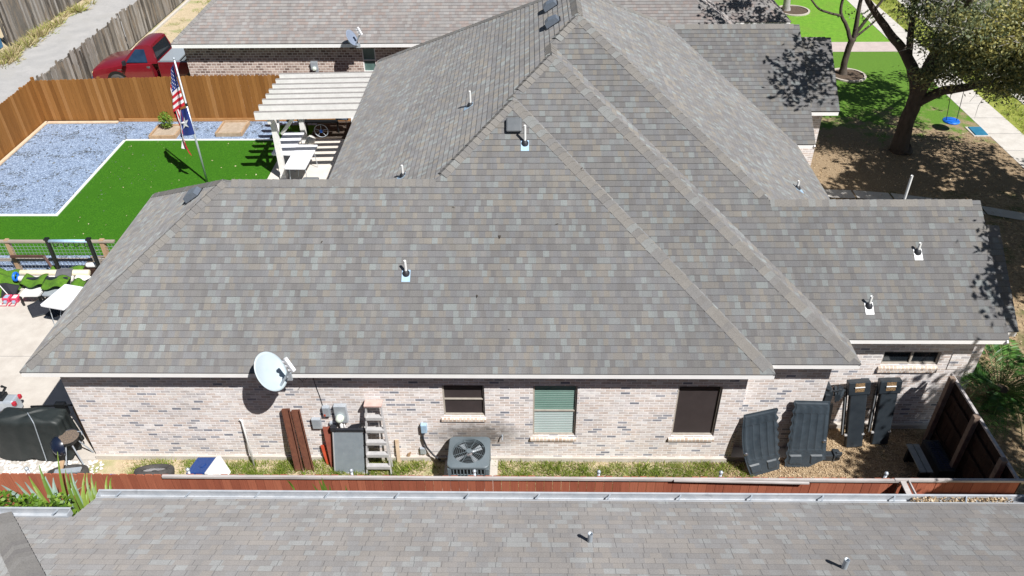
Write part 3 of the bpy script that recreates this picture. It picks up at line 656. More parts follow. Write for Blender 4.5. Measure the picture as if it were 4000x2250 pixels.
# projecting brick panel beside the small window
b = MB(); b.box(20.15, 20.5, .965, .985, 1.62, 2.12); b.build('brick_trim', brick, house)
def window(name, W, y, glass, mull=None, vm=None, sillx=.05, sillz=.11, d=.085, label=None):
    xa, xb, za, zb_ = W; fr = MB(); t = .03
    fr.box(xa, xa+t, y+.03, y+d, za, zb_); fr.box(xb-t, xb, y+.03, y+d, za, zb_); fr.box(xa+t, xb-t, y+.03, y+d, za, za+t); fr.box(xa+t, xb-t, y+.03, y+d, zb_-t, zb_)
    if mull: fr.box(xa+t, xb-t, y+.035, y+d-.005, mull-.012, mull+.012)
    if vm: fr.box(vm-.02, vm+.02, y+.035, y+d-.005, za+t, zb_-t)
    wo = fr.build('window', framem, house)
    if label: wo['label'] = label
    gl = MB(); gl.box(xa+t, xb-t, y+d-.02, y+d, za+t, zb_-t); gl.build('pane', glass, wo) if not isinstance(glass, tuple) else None
    if isinstance(glass, tuple):
        for (z0_, z1_, g2) in ((za+t, mull, glass[0]), (mull, zb_, glass[1])): gl = MB(); gl.box(xa+t, xb-t, y+d-.02, y+d, z0_, z1_); gl.build('pane', g2, wo)
    s_ = MB(); n_ = int((xb-xa+2*sillx)/.075)
    s_.add([(xa-sillx, y-.045, za-sillz), (xb+sillx*.3, y-.045, za-sillz), (xb+sillx*.3, y-.045, za-.055), (xa-sillx, y-.045, za-.055), (xa-sillx, y+.06, za), (xb+sillx*.3, y+.06, za), (xa-sillx, y, za-sillz), (xb+sillx*.3, y, za-sillz)],
           [(0, 1, 2, 3), (3, 2, 5, 4), (1, 7, 5, 2), (0, 3, 4, 6), (0, 6, 7, 1)])
    s_.build('sill', sillm, wo)
    return wo
window('window', W1, 0, screen, 1.66, label='square dark screened window above the air conditioner')
wb = window('window', W2, 0, (M('pale_blinds', (.52, .60, .60), (.62, .68, .68), 2, .25, coat=.3), M('green_blinds', (.12, .24, .19), (.18, .31, .26), 2, .2, coat=.4)), 1.36, label='window with green-white slatted blinds')
bl = MB()
for i in range(26):
    z = .75+i*.048; bl.box(W2[0]+.035, W2[1]-.035, .058, .066, z, z+.008)
bl.build('slat_shadow_lines', M('blind_shadow_lines', (.24, .32, .30)), wb)  # thin coloured bars stand in for the shade between the slats
window('window', W3, 0, screen, None, label='tall window behind a brown solar screen')
window('window', W4, .98, glass_d, None, 19.4, .03, .17, label='short wide slider window with two dark panes')
# soot stain above the condenser is wear on the brick
stn, n, l, bs = newmat('dirty_brick_wash')

# ------------------------------------------------ house behind
bh = thing('brick_house', 'red-brown brick house with a rosy grey shingle roof behind the orange cedar fence', 'house', (9, 20, 0))
mb_ = .6703; rb = MB(); xl, yf, xr, yf2, xr2 = -.84, 16.76, 19.5, 18.82, 21.6; T = 10
roof_plane(rb, [(xl, yf), (xr, yf), (xr-T, yf+T), (xl+6.2, yf+T*1.0)] if False else [(xl, yf), (xr, yf), (xr-7, yf+7), (xl+7*.79, yf+7)], ZE, 0, mb_, 0, yf)
roof_plane(rb, [(xl, 34), (xl, yf), (xl+7*.79, yf+7), (xl+7*.79, 34)], ZE, mb_/.79, 0, xl, 0)
roof_plane(rb, [(xr, yf), (xr, yf2), (xr-7, yf2+7), (xr-7, yf+7)], ZE, -mb_, 0, xr, 0)
roof_plane(rb, [(xr, yf2), (xr2, yf2), (xr2-5, yf2+5), (xr2-5, yf2+7), (xr-7, yf2+7)], ZE, 0, mb_, 0, yf2)
roof_plane(rb, [(xr2, yf2), (xr2, 30), (xr2-5, 30), (xr2-5, yf2+5)], ZE, -mb_, 0, xr2, 0)
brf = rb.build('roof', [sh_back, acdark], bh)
capline((xl, yf, ZE), (xl+7*.79, yf+7, ZE+7*mb_), NF, Vector((-mb_/.79, 0, 1)), mat=cap_near, par=brf); capline((xr, yf, ZE), (xr-7, yf+7, ZE+7*mb_), NF, NR, mat=cap_near, par=brf); capline((xr2, yf2, ZE), (xr2-5, yf2+5, ZE+5*mb_), NF, NR, mat=cap_near, par=brf)
b = MB(); b.beam((13.55, 18.9, ZE+(18.9-yf)*mb_+.03), (15.0, 21.8, ZE+(21.8-yf)*mb_+.03), .2, .05, (0, -MS, 1)); b.build('brown_roof_strip', M('dull_dark_brown', (.12, .075, .06), (.18, .12, .10), 5, .7), brf)  # dark brown strip laid on the front slope
b = MB()
for (x0, x1, y) in ((xl, xr, yf), (xr, xr2, yf2)): b.box(x0+.02, x1-.02, y+.012, y+.032, 2.50, 2.63)
b.box(xl+.012, xl+.03, yf+.04, 30, 2.50, 2.63); b.box(xr-.03, xr-.012, yf+.04, yf2+.03, 2.5, 2.63); b.build('fascia', white, bh)
b = MB(); b.box(xl+.04, xr, yf+.04, 17.16, 2.52, 2.54); b.box(xl+.04, 1.0, 17.3, 30, 2.52, 2.54); b.box(xr, xr2-.05, yf2+.04, 19.3, 2.52, 2.54); b.build('soffit', soffitm, bh)
wbk = MB(); WB = (5.85, 6.34, 1.45, 2.33)
wall(wbk, -.58, 19.1, 17.15, -.02, 2.55, [WB])
wbk.box(.9, 19.0, 17.4, 30, -.02, 2.5); wbk.box(-.58, .9, 17.152, 17.35, -.02, 2.5); wbk.box(19.1, 21.2, 19.2, 30, -.02, 2.5)
wbk.build('wall', brick_b, bh)
fr = MB(); fr.box(5.85, 5.89, 17.17, 17.22, 1.45, 2.33); fr.box(6.30, 6.34, 17.17, 17.22, 1.45, 2.33); fr.box(5.89, 6.30, 17.17, 17.22, 1.87, 1.90); fr.box(5.89, 6.3, 17.17, 17.22, 1.45, 1.48)
wo = fr.build('window', white, bh); g_ = MB().box(5.89, 6.30, 17.21, 17.23, 1.48, 2.33); g_.build('pane', M('dark_green_blind', (.10, .17, .155), (.14, .22, .2), 3, .3), wo)
t = thing('electric_meter', 'pale grey meter box on the red-brown brick wall behind the pergola', 'electric meter', (4.07, 17.15, 1.3)); b = MB(); b.box(3.95, 4.2, 17.05, 17.15, 1.48, 1.86); b.build('box', galv, t); b = MB(); b.lathe([(.08, 0), (.08, .05), (.04, .1), (0, .1)], 16, (4.07, 17.05, 1.62), rotm('X', 90)); b.build('meter_dome', glob_m, t)
# ------------------------------------------------ house in front
nh = thing('neighbour_house', 'grey shingle roof with a white metal gutter along the bottom edge of the picture', 'house', (12, -7, 0))
mn = .5; rn = MB(); ge = -3.12
roof_plane(rn, [(5.25, ge), (19.35, ge), (19.35, -8.4), (10, -8.4), (8.85, -8.4), (4.15, -3.7), (5.25, -3.7)] if False else [(5.25, ge), (5.25, -3.7), (4.15, -3.7), (8.85, -8.4), (19.35, -8.4), (19.35, ge)], 2.65, 0, -mn, 0, ge)
roof_plane(rn, [(4.15, -3.7), (4.15, -12), (8.85, -12), (8.85, -8.4)], 3.0, mn, 0, 4.15, 0)
roof_plane(rn, [(8.85, -8.4), (8.85, -13), (19.35, -13), (19.35, -8.4)], 5.35, 0, mn, 0, -8.4)
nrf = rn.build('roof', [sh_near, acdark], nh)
cn = MB(); caps(cn, (4.15, -3.7, 3.0), (8.85, -8.4, 5.35), Vector((0, mn, 1)), Vector((-mn, 0, 1)), wd=.16, hgt=.05); cn.build('ridge_cap', cap_near, nrf)
b = MB(); b.box(5.3, 19.0, -12, -3.5, -.02, 2.6); b.box(4.6, 5.3, -12, -4.1, -.02, 2.75); b.build('wall', brick, nh)
def gutter(x0, x1, y, z):
    b = MB()
    b.box(x0, x1, y+.1, y+.112, z-.07, z+.045); b.box(x0, x1, y, y+.1, z-.07, z-.06); b.box(x0, x1, y-.012, y, z-.07, z+.02)
    b.box(x0, x0+.01, y, y+.1, z-.06, z+.04); b.box(x1-.01, x1, y, y+.1, z-.06, z+.04); b.box(x0, x1, y+.094, y+.125, z+.045, z+.053)
    g0 = b.build('gutter', galvw, nh)
    x = x0+.3
    while x < x1: s_ = MB(); s_.beam((x, y, z+.03), (x+.05, y+.1, z+.035), .02, .012); s_.build('gutter_strap', galv, g0); x += 1.07
    return g0
g0 = gutter(5.25, 19.35, ge-.02, 2.66); gutter(3.6, 5.2, -3.73, 2.98)
# leaves lying in the gutter
N = 500; cx = 17.6+rng.random(N)*1.5; cc = np.stack([cx, ge-.01+rng.random(N)*.09, 2.655+rng.random(N)*.03], 1)
o_ = scatter_mesh('gutter_leaves', cc, .03+.03*rng.random(N), .5, litterm, shade=.3+.7*rng.random(N)); tag(o_, 'dry brown leaves clogging the right end of the white gutter', 'leaves', None, 'stuff')
# ------------------------------------------------ fences
def pickets(mb, p0, p1, zb, zt, w=.14, gap=.006, th=.018, dog=.03, jit=.012, skip=(), lean=0.0, zfun=None, rb=0):
    p0 = Vector((p0[0], p0[1], 0)); p1 = Vector((p1[0], p1[1], 0)); L = (p1-p0).length; d = (p1-p0)/L; nn = Vector((d.y, -d.x, 0))
    n_ = int(L/(w+gap)); w = L/n_-gap
    for i in range(n_):
        if i in skip: continue
        u = i*(w+gap); zt_ = (zfun(u/L) if zfun else zt)+random.uniform(-jit, jit); of = random.uniform(-.004, .004); ln = random.uniform(-lean, lean)
        prof = [(u, zb), (u+w, zb), (u+w+ln, zt_-dog), (u+w-dog+ln, zt_), (u+dog+ln, zt_), (u+ln, zt_-dog)]
        vs = [p0+d*a+nn*(of+th/2)+Vector((0, 0, z)) for a, z in prof]+[p0+d*a+nn*(of-th/2)+Vector((0, 0, z)) for a, z in prof]
        fs = [(0, 1, 2, 3, 4, 5), (11, 10, 9, 8, 7, 6)]+[(k, 6+k, 6+(k+1) % 6, (k+1) % 6) for k in range(6)]
        r = rb+i
        us = []
        for f_ in fs: us.append([(r+min(max((prof[k % 6][0]-u)/(w+.001), .01), .99)*.98, prof[k % 6][1]) for k in f_])
        mb.add(vs, fs, 0, us)
def fence(name, label, p0, p1, zt, mat, zb=.03, postm=None, railm=None, side=1, rails=(.35, .95, 1.4), posts=None, cat='fence', **kw):
    t = thing(name, label, cat, (p0[0], p0[1], 0))
    mb = MB(); pickets(mb, p0, p1, zb, zt, **kw); mb.build('picket_panel', mat, t)
    a = Vector((*p0, 0)); b_ = Vector((*p1, 0)); d = (b_-a).normalized(); nn = Vector((d.y, -d.x, 0))*side
    for z in rails:
        r = MB(); r.beam(a+nn*.04+Vector((0, 0, z)), b_+nn*.04+Vector((0, 0, z)), .04, .085); r.build('rail', railm or mat, t)
    for u in (posts or []):
        q = a+d*u+nn*.10; r = MB(); r.box(q.x-.045, q.x+.045, q.y-.045, q.y+.045, -.02, zt-.03); r.build('post', postm or mat, t)
    return t
ft = fence('privacy_fence', 'long orange cedar fence with dog-eared pickets running behind the pergola and lawn', (-5.95, 16.16), (9.5, 16.16), 1.68, cedar, side=-1, posts=[2.4*i for i in range(7)], zfun=lambda u: 1.57+.17*min(1, u*2.4), jit=.012)
b = MB(); b.box(-3.2, 9.5, 16.1, 16.135, 0, .12); b.build('kick_board', cedarb, ft)
fence('privacy_fence', 'orange cedar fence side running toward the alley corner at the left edge', (-5.97, 8.4), (-5.97, 16.2), 1.57, cedar, side=-1, posts=[2.4*i for i in range(4)], jit=.012)
b = MB(); b.beam((-5.86, 12.2, .03), (-5.86, 16.05, .03), .12, .05); tag(b.build('lumber_board', palewood), 'pale board lying along the foot of the left cedar fence', 'board')
b = MB(); b.beam((-5.83, 15.98, .03), (-3.2, 16.0, .03), .13, .05); tag(b.build('lumber_board', palewood), 'pale board lying along the foot of the back cedar fence at the corner', 'board')
def zf_(u): return 1.5+.06*math.sin(u*37)+.05*math.sin(u*91)
fence('weathered_fence', 'weathered grey picket fence between the alley and the red pickup, nearer length', (-5.92, 16.3), (-5.92, 23.6), 1.5, greywood, side=-1, jit=.045, lean=.02, zfun=zf_, gap=.022, rb=200, posts=[2.2, 4.6, 7.0])
tg = fence('weathered_fence', 'weathered grey picket fence running away beside the alley beyond the leaning gate post', (-5.9, 24.3), (-5.9, 42), 1.5, greywood, side=-1, jit=.03, lean=.012, zfun=zf_, gap=.02, rb=400, posts=[.1])
fence('plank_gate', 'narrow brown-grey board gate set in a gap of the weathered fence', (-5.86, 23.62), (-5.88, 24.28), 1.62, greywood, side=-1, jit=.02, rb=600, w=.17, rails=(.3, 1.3), cat='gate', posts=[.0, .62])
fence('weathered_fence', 'tall weathered fence on the far side of the alley at the top left', (-11.45, 24.1), (-11.15, 40), 1.9, greywood, side=-1, jit=.03, lean=.01, rb=700, gap=.01, posts=[2.4*i for i in range(6)])
fence('blue_fence', 'short length of blue painted board fence at the left edge beyond the alley', (-11.75, 20.0), (-11.75, 24.0), 1.5, bluefence, side=-1, jit=.0, rb=0, posts=[.1, 3.9])
rf_ = fence('red_fence', 'low red stained picket fence between the side yard and the gutter in front', (-1.0, -1.95), (18.1, -1.95), 1.80, redwood, side=-1, dog=.02, jit=.012, rb=50, gap=.005, rails=(.35, .95), posts=None)
b = MB(); b.beam((5.6, -1.985, 1.79), (18.1, -1.985, 1.785), .045, .05); b.build('top_rail', greyrail, rf_)
for x in (3.2, 6.0, 8.82, 10.93, 13.05, 15.12, 17.9):
    p_ = MB(); p_.tube([(x, -1.86, 0), (x, -1.86, 1.80)], .025, 8); p_.lathe([(.032, 1.80), (.036, 1.82), (.028, 1.845), (.001, 1.858)], 12, (x, -1.86, 0)); p_.build('metal_post', galv, rf_, smooth=True)
fd = fence('dark_fence', 'dark stained fence length in tree shade at the right end of the side yard', (18.12, -1.95), (20.12, -1.95), 1.80, redwood, side=1, dog=.01, rb=90, gap=.004, jit=.004)
b = MB(); b.beam((18.0, -1.985, 1.80), (20.3, -1.985, 1.805), .05, .045); b.build('top_rail', greyrail, fd)
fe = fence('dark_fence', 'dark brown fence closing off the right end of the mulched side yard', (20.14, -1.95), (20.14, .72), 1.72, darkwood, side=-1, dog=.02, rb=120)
b = MB(); b.beam((20.1, -1.9, 1.74), (20.1, .7, 1.74), .05, .04, mi=0); b.build('top_rail', greyrail, fe)
for y in (-1.52, -.49, .53):
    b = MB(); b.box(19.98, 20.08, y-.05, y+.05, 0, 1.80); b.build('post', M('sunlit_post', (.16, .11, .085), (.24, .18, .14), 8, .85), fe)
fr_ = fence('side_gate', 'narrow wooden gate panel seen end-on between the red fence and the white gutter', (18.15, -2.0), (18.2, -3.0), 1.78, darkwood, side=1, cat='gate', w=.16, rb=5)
b = MB(); b.beam((18.13, -2.0, 1.79), (18.12, -3.0, 1.79), .09, .03); b.beam((18.22, -2.0, 1.805), (18.24, -3.0, 1.805), .02, .05); b.build('top_rail', greyrail, fr_)
b = MB(); b.beam((14.3, -2.02, 1.80), (16.55, -2.06, 1.80), .035, .03); tag(b.build('trim_board', greyrail), 'thin silvery board lying along the top of the red fence near the truck bed liners', 'board')
# rail and wire fence by the concrete slab
wf = thing('wire_fence', 'low post-and-rail fence filled with square wire between the slab and the turf', 'fence', (-2, 6.6, 0))
for (p, q, w_, h_, nm) in (((-2.9, 6.6, .96), (.9, 6.6, .96), .1, .045, 'rail'), ((-2.9, 6.62, .36), (.9, 6.62, .36), .05, .08, 'rail')):
    b = MB(); b.beam(p, q, w_, h_); b.build(nm, M('grey_rail_wood', (.27, .23, .19), (.36, .31, .26), 7, .9, stretch=(.2, 1, 1)), wf)
for (x, lx) in ((-2.0, .1), (.55, .12)):
    b = MB(); b.beam((x, 6.63, 0), (x, 6.63, 1.0), .11, lx, (1, 0, 0)); b.build('post', tanwood, wf)
b = MB()
for i in range(38): b.tube([(-2.9+i*.1, 6.59, .08), (-2.9+i*.1, 6.59, .95)], .0035, 4, cap=False)
for i in range(9): b.tube([(-2.9, 6.59, .1+i*.1), (.9, 6.59, .1+i*.1)], .0035, 4, cap=False)
b.build('wire_mesh', galv, wf)

# ------------------------------------------------ things on the roofs
def pipe_thing(label, x, y, z, hgt=.32, flash=lead, tilt=(0, MS), r=.026, group='vent pipes on the roofs', boot=True):
    t = thing('vent_pipe', label, 'vent pipe', (x, y, z), group)
    b = MB(); b.tube([(x, y, z-.05), (x, y, z+hgt)], r, 10, cap=False); b.lathe([(r, hgt), (r*.75, hgt), (r*.75, hgt-.15)], 10, (x, y, z)); b.build('pipe', pvc if boot else galv, t, smooth=True)
    if boot:
        b = MB(); b.lathe([(.075, -.02), (.07, .03), (.04, .075), (.03, .08)], 14, (x, y, z)); b.build('rubber_boot', rubber, t, smooth=True)
        gx, gy = tilt; g_ = Vector((gx, gy)); gn = g_.normalized(); s_ = MB(); sd_ = Vector((-gn.y, gn.x)); n3 = Vector((-gx, -gy, 1)).normalized()
        q = []
        for (a, c_) in ((-.08, -.14), (.08, -.14), (.08, .06), (-.08, .06)):
            d2 = sd_*a+gn*c_; q.append(Vector((x+d2.x, y+d2.y, z+gx*d2.x+gy*d2.y))+n3*.016)
        s_.add(q+[v-n3*.012 for v in q], [(0, 1, 2, 3), (4, 7, 6, 5), (0, 4, 5, 1), (1, 5, 6, 2), (2, 6, 7, 3), (3, 7, 4, 0)]); s_.build('flashing', flash, t)
    return t
zF = lambda y, y0: ZE+MS*(y-y0)
pipe_thing('tall white vent pipe with blue flashing just below the square roof vent', 11.78, 3.57, zF(3.57, Y1), .40)
pipe_thing('white vent pipe in the middle of the broad front roof slope with blue flashing', 9.55, 1.27, zF(1.27, Y1), .30)
pipe_thing('white vent pipe with white flashing, upper one on the right wing', 19.44, 2.12, zF(2.12, Y3), .22, leadw)
pipe_thing('white vent pipe with white flashing, lower one on the right wing', 18.34, 1.2, zF(1.2, Y3), .24, leadw)
pipe_thing('white vent pipe on the shaded left slope nearer the ridge', 10.57, 5.62, ZE+MS*(10.57-XL), .34, lead, (MS, 0))
pipe_thing('short white vent pipe on the left slope just behind the low ridge', 9.18, 4.11, ZE+MS*(9.18-XL), .26, lead, (MS, 0))
pipe_thing('small white vent pipe low on the street-side slope', 17.93, 5.0, ZE+MS*(XR3-17.93), .2, lead, (-MS, 0))
pipe_thing('white vent pipe poking up behind the ridge of the right wing', 19.6, 3.5, ZE+MS*(Y3+2*h3-3.5), .62, lead, (0, -MS))
pipe_thing('short steel pipe on the near grey roof, left one of its pair', 12.68, -4.27, 3.26, .14, boot=False, r=.035, tilt=(0, -.5))
pipe_thing('short steel pipe on the near grey roof, right one of its pair', 15.84, -4.85, 3.56, .14, boot=False, r=.035, tilt=(0, -.5))
# square vent
t = thing('roof_vent', 'square dark grey box vent beside the tall white pipe near the roof apex', 'roof vent', (11.56, 3.89, zF(3.89, Y1)))
fm = frame((11.56, 3.89, zF(3.89, Y1)), (1, 0, 0), (0, 1, MS)); b = MB(); b.box(-.16, .16, -.16, .16, .05, .12, mat=fm); b.build('hood', M('grey_plastic_vent', (.09, .10, .11), (.12, .13, .14), 4, .5), t, bevel=.03)
b = MB(); b.box(-.12, .12, -.12, .12, .0, .05, mat=fm); b.build('base', rubber, t)
def turtle(label, x, y, z, slope=(1, 0, MS), along=(0, 1, 0)):
    t = thing('turtle_vent', label, 'roof vent', (x, y, z), 'slanted metal roof vents'); fm = frame((x, y, z), along, slope)
    if fm.col[2].z < 0: fm = frame((x, y, z), [-k for k in along], slope)
    b = MB(); pr = [(-.17, .01), (-.15, .13), (-.05, .16), (.14, .12), (.17, .02)]
    n_ = len(pr); vs = [(-.13, p, q) for p, q in pr]+[(.13, p, q) for p, q in pr]
    b.add([fm @ Vector(v) for v in vs], [tuple(range(n_)), tuple(range(2*n_-1, n_-1, -1))]+[(i, i+1, n_+i+1, n_+i) for i in range(1, n_-1)]); b.build('hood', M('grey_vent_metal', (.15, .18, .22), (.19, .22, .27), 5, .4, metal=.3), t)
    b = MB(); b.box(-.17, .17, -.2, .2, .012, .02, mat=fm); b.box(-.11, .11, -.165, -.13, .02, .10, mat=fm); b.build('flange', rubber, t)
turtle('grey metal roof vent near the top ridge, upper of the two', 12.40, 8.55, ZE+MS*(12.40-XL))
turtle('grey metal roof vent below its twin near the top ridge', 12.42, 7.33, ZE+MS*(12.42-XL))
turtle('grey metal roof vent at the top of the left hip end', 5.02, 3.2, ZE+MS*(5.02-XA))
# leaf scraps on roofs
sp = [(11.3, 1.9), (7.9, 1.8), (10.9, .9), (11.5, .35), (12.4, 2.1), (10.4, 2.4), (12.9, 3.1)]
N = len(sp); cc = np.array([(x, y, zF(y, Y1)+.02) for x, y in sp]); o_ = scatter_mesh('roof_twigs', cc, np.array([.16, .1, .12, .08, .1, .07, .09]), .35, M('dead_twig', (.06, .05, .04)), flat=.7); tag(o_, 'few dark twigs and scraps lying on the broad front roof slope', 'twigs', None, 'stuff')

def dish(label, foot, cen, nrm, w, hgt, m_face, sc=1.0):
    t = thing('satellite_dish', label, 'satellite dish', foot); cen = Vector(cen); nrm = Vector(nrm).normalized()
    up_ = Vector((0, 0, 1)); up_ = (up_-nrm*up_.dot(nrm)).normalized(); sx_ = up_.cross(nrm).normalized()
    fm = Matrix.Identity(4)
    for i in range(3): fm[i][0] = sx_[i]; fm[i][1] = up_[i]; fm[i][2] = nrm[i]; fm[i][3] = cen[i]
    b = MB(); pr = [(k/8, .09*w*(k/8)**2) for k in range(9)]
    b.lathe([(r*w/2, z) for r, z in pr]+[(w/2, pr[-1][1]-.012)]+[(r*w/2, z-.012) for r, z in reversed(pr)], 36, (0, 0, 0), None, 0, 1, hgt/w)
    b.v = [tuple(fm @ Vector(p)) for p in b.v]; b.build('reflector', m_face, t, smooth=True)
    lo = fm @ Vector((0, -hgt*.42, .03)); tip = fm @ Vector((0, -hgt*.02, w*1.08))
    b = MB(); b.beam(lo, tip, .035, .035); b.build('feed_arm', galv, t)
    b = MB(); b.beam(tip-up_*.08, tip+up_*.2, .06, .05, tuple(nrm)); 
    for k in (-.04, .05, .14): b.tube([tip+up_*k-nrm*.02, tip+up_*k-nrm*.09], [.03, .037], 10)
    b.build('receiver', plastic_w, t)
    back = fm @ Vector((0, -hgt*.15, -.05)); foot = Vector(foot)
    b = MB(); b.beam(back, fm @ Vector((0, -hgt*.2, -.13)), .14, .16, tuple(up_)); b.build('bracket', galv, t)
    b = MB(); k_ = fm @ Vector((0, -hgt*.3, -.12)); b.tube([k_+Vector((0, 0, .05)), Vector((k_.x, k_.y, foot.z+.1)), foot], .022, 8); b.box(foot.x-.08, foot.x+.08, foot.y-.01, foot.y+.02, foot.z-.09, foot.z+.09); b.build('mast', galv, t)
    return t
dish('big pale oval satellite dish on the eave above the meter box', (7.50, -.36, 2.6), (7.28, -.56, 2.90), (.76, -.36, .52), .60, .76, dishm)
dish('slate grey satellite dish on the eave of the house behind the pergola', (5.85, 16.70, 2.6), (5.70, 16.45, 2.95), (.76, -.36, .52), .46, .58, dishd)

# ------------------------------------------------ on the wall
def tagp(mb, name, mat, label, cat, group=None, **kw):
    return tag(mb.build(name, mat, **kw), label, cat, group)
t = thing('electric_meter', 'blue-grey electric meter box with a round glass dome on the brick wall', 'electric meter', (8.235, 0, 1.13))
b = MB(); b.box(8.12, 8.36, -.1, -.0, 1.14, 1.58); b.build('box', galv, t, bevel=.01)
b = MB(); b.lathe([(.085, 0), (.085, .04), (.07, .09), (.03, .115), (.001, .12)], 20, (8.22, -.1, 1.29), rotm('X', 90)); b.build('meter_dome', glob_m, t, smooth=True)
b = MB(); b.tube([(8.2, -.05, 1.14), (8.2, -.05, .8)], .033, 10); b.tube([(8.26, -.05, 1.14), (8.26, -.05, .82)], .012, 8); b.build('conduit', pvc, t, smooth=True)
def wbox(name, label, x0, x1, z0, z1, d, mat, cat):
    t = thing(name, label, cat, ((x0+x1)/2, 0, z0)); b = MB(); b.box(x0, x1, -d, 0, z0, z1); b.build('box', mat, t, bevel=.008)
    b = MB(); b.box(x0+.01, x1-.01, -d-.008, -d, z0+.01, z1-.01); b.build('cover', mat, t); return t
t = wbox('cable_box', 'small grey box with a red sticker left of the meter', 7.89, 8.03, 1.29, 1.53, .08, galv, 'utility box')
b = MB(); b.box(7.91, 7.945, -.092, -.088, 1.31, 1.36); b.build('sticker', orangep, t)
wbox('phone_box', 'square pale grey utility box above the red-brown planks', 7.63, 7.81, .94, 1.2, .07, galv, 'utility box')
wbox('junction_box', 'tiny grey junction box under the meter beside the conduit', 7.97, 8.09, .97, 1.1, .06, galv, 'utility box')
t = wbox('disconnect_switch', 'small blue-grey disconnect box left of the air conditioner', 9.75, 9.87, .84, 1.06, .08, lead, 'switch box')
b = MB(); b.tube([(9.78, -.04, .84), (9.77, -.05, .65), (9.83, -.07, .42), (9.96, -.12, .25), (10.1, -.2, .2)], .02, 8); b.build('cable_whip', rubber, t, smooth=True)
wbox('outlet_box', 'small grey outlet box low on the wall left of the air conditioner', 9.68, 9.8, .2, .37, .05, galv, 'outlet')
t = thing('hose_tap', 'small metal garden tap on the brick wall right of the air conditioner', 'tap', (11.34, 0, .7))
b = MB(); b.tube([(11.34, 0, .72), (11.34, -.07, .72), (11.34, -.09, .67)], .014, 8); b.build('spout', galv, t); b = MB(); b.lathe([(.03, 0), (.03, .01)], 10, (11.34, -.06, .75)); b.tube([(11.34, -.06, .72), (11.34, -.06, .76)], .006, 6); b.build('handle', galv, t)
b = MB(); b.tube([(7.80, -.34, 2.5), (7.83, -.02, 2.4), (7.84, -.012, 2.1), (7.88, -.012, 1.8), (7.9, -.012, 1.53)], .006, 6); tagp(b, 'wall_cable', rubber, 'thin dark cable hanging down the brick wall to the small grey box', 'cable')
b = MB(); b.tube([(7.5, -.03, 2.5), (7.52, -.015, 2.3), (7.62, -.015, 2.15), (7.7, -.015, 2.3), (7.55, -.015, 2.38)], .005, 6); tagp(b, 'dish_cable', rubber, 'loose loop of thin cable on the wall under the big dish', 'cable')

# air conditioner
ac = thing('air_conditioner', 'grey-blue outdoor air conditioner on a concrete pad against the brick wall', 'air conditioner', (10.7, -.4, 0))
def rrect(x0, x1, y0, y1, r, n_=5):
    out = []
    for (cx, cy, a0) in ((x1-r, y0+r, -90), (x1-r, y1-r, 0), (x0+r, y1-r, 90), (x0+r, y0+r, 180)):
        for k in range(n_+1):
            a = R(a0+90*k/n_); out.append((cx+r*math.cos(a), cy+r*math.sin(a)))
    return out
xa, xb, ya, yb_ = 10.31, 11.10, -.80, -.03
b = MB(); b.prism(rrect(xa+.03, xb-.03, ya+.03, yb_-.03, .07), .05, .64); b.build('inner_case', acdark, ac)
b = MB()
for i in range(13): 
    z = .09+i*.043
    b.box(xa+.022, xb-.022, ya+.022, ya+.03, z, z+.03) if False else None
for (x, y, dx, dy) in [(xa+.1+i*.066, ya, .022, .012) for i in range(10)]: b.box(x, x+dx, y+.005, y+.03, .06, .62)
for i in range(10): b.box(xb-.03, xb-.005, ya+.09+i*.066, ya+.112+i*.066, .06, .62); b.box(xa+.005, xa+.03, ya+.09+i*.066, ya+.112+i*.066, .06, .62)
for z in (.06, .25, .44, .60): b.box(xa+.08, xb-.08, ya+.012, ya+.03, z, z+.02)
for (cx, cy) in ((xa, ya), (xb-.07, ya), (xa, yb_-.07), (xb-.07, yb_-.07)): b.box(cx, cx+.07, cy, cy+.07, .05, .63)
b.build('louvre_panel', acm, ac, bevel=.006)
# top lid with round opening
cx, cy, rr = 10.705, -.42, .315
outer = rrect(xa-.01, xb+.01, ya-.01, yb_+.01, .1, 7)
def dens(pl):
    out = []
    for i in range(len(pl)):
        a, c = pl[i], pl[(i+1) % len(pl)]; k = max(1, int(math.dist(a, c)/.05))
        out += [(a[0]+(c[0]-a[0])*j/k, a[1]+(c[1]-a[1])*j/k) for j in range(k)]
    return out
outer = dens(outer)

def ring_from(outer, zo, zi, rr, zr):
    b = MB(); n_ = len(outer); inn = []
    for (x, y) in outer:
        a = math.atan2(y-cy, x-cx); inn.append((cx+rr*math.cos(a), cy+rr*math.sin(a)))
    vs = [(x, y, zo-.06) for x, y in outer]+[(x, y, zo-.015) for x, y in outer]+[(cx+(x-cx)*.97, cy+(y-cy)*.97, zo) for x, y in outer]+[(x, y, zi) for x, y in inn]+[(x, y, zr) for x, y in inn]
    fs = []
    for L_ in range(4):
        for i in range(n_): fs.append((L_*n_+i, L_*n_+(i+1) % n_, (L_+1)*n_+(i+1) % n_, (L_+1)*n_+i))
    b.add(vs, fs); return b
ring_from(outer, .70, .725, rr, .60).build('top_lid', acm, ac)
b = MB(); b.lathe([(.0, .585), (.33, .585)], 24, (cx, cy, 0)); b.build('fan_well', acdark, ac)
b = MB(); b.lathe([(.06, .60), (.065, .66), (.03, .68), (.0, .68)], 16, (cx, cy, 0)); b.build('motor_hub', M('dusty_motor', (.22, .17, .17), (.28, .24, .24), 5, .6), ac, smooth=True)
for k in range(4):
    a = R(20+90*k); b = MB()
    b.grid(lambda u, v: (cx+(.06+.22*v)*math.cos(a+(u-.5)*.95), cy+(.06+.22*v)*math.sin(a+(u-.5)*.95), .61+.05*u), 4, 3); b.build('fan_blade', bladem, ac, solid=.004)
b = MB()
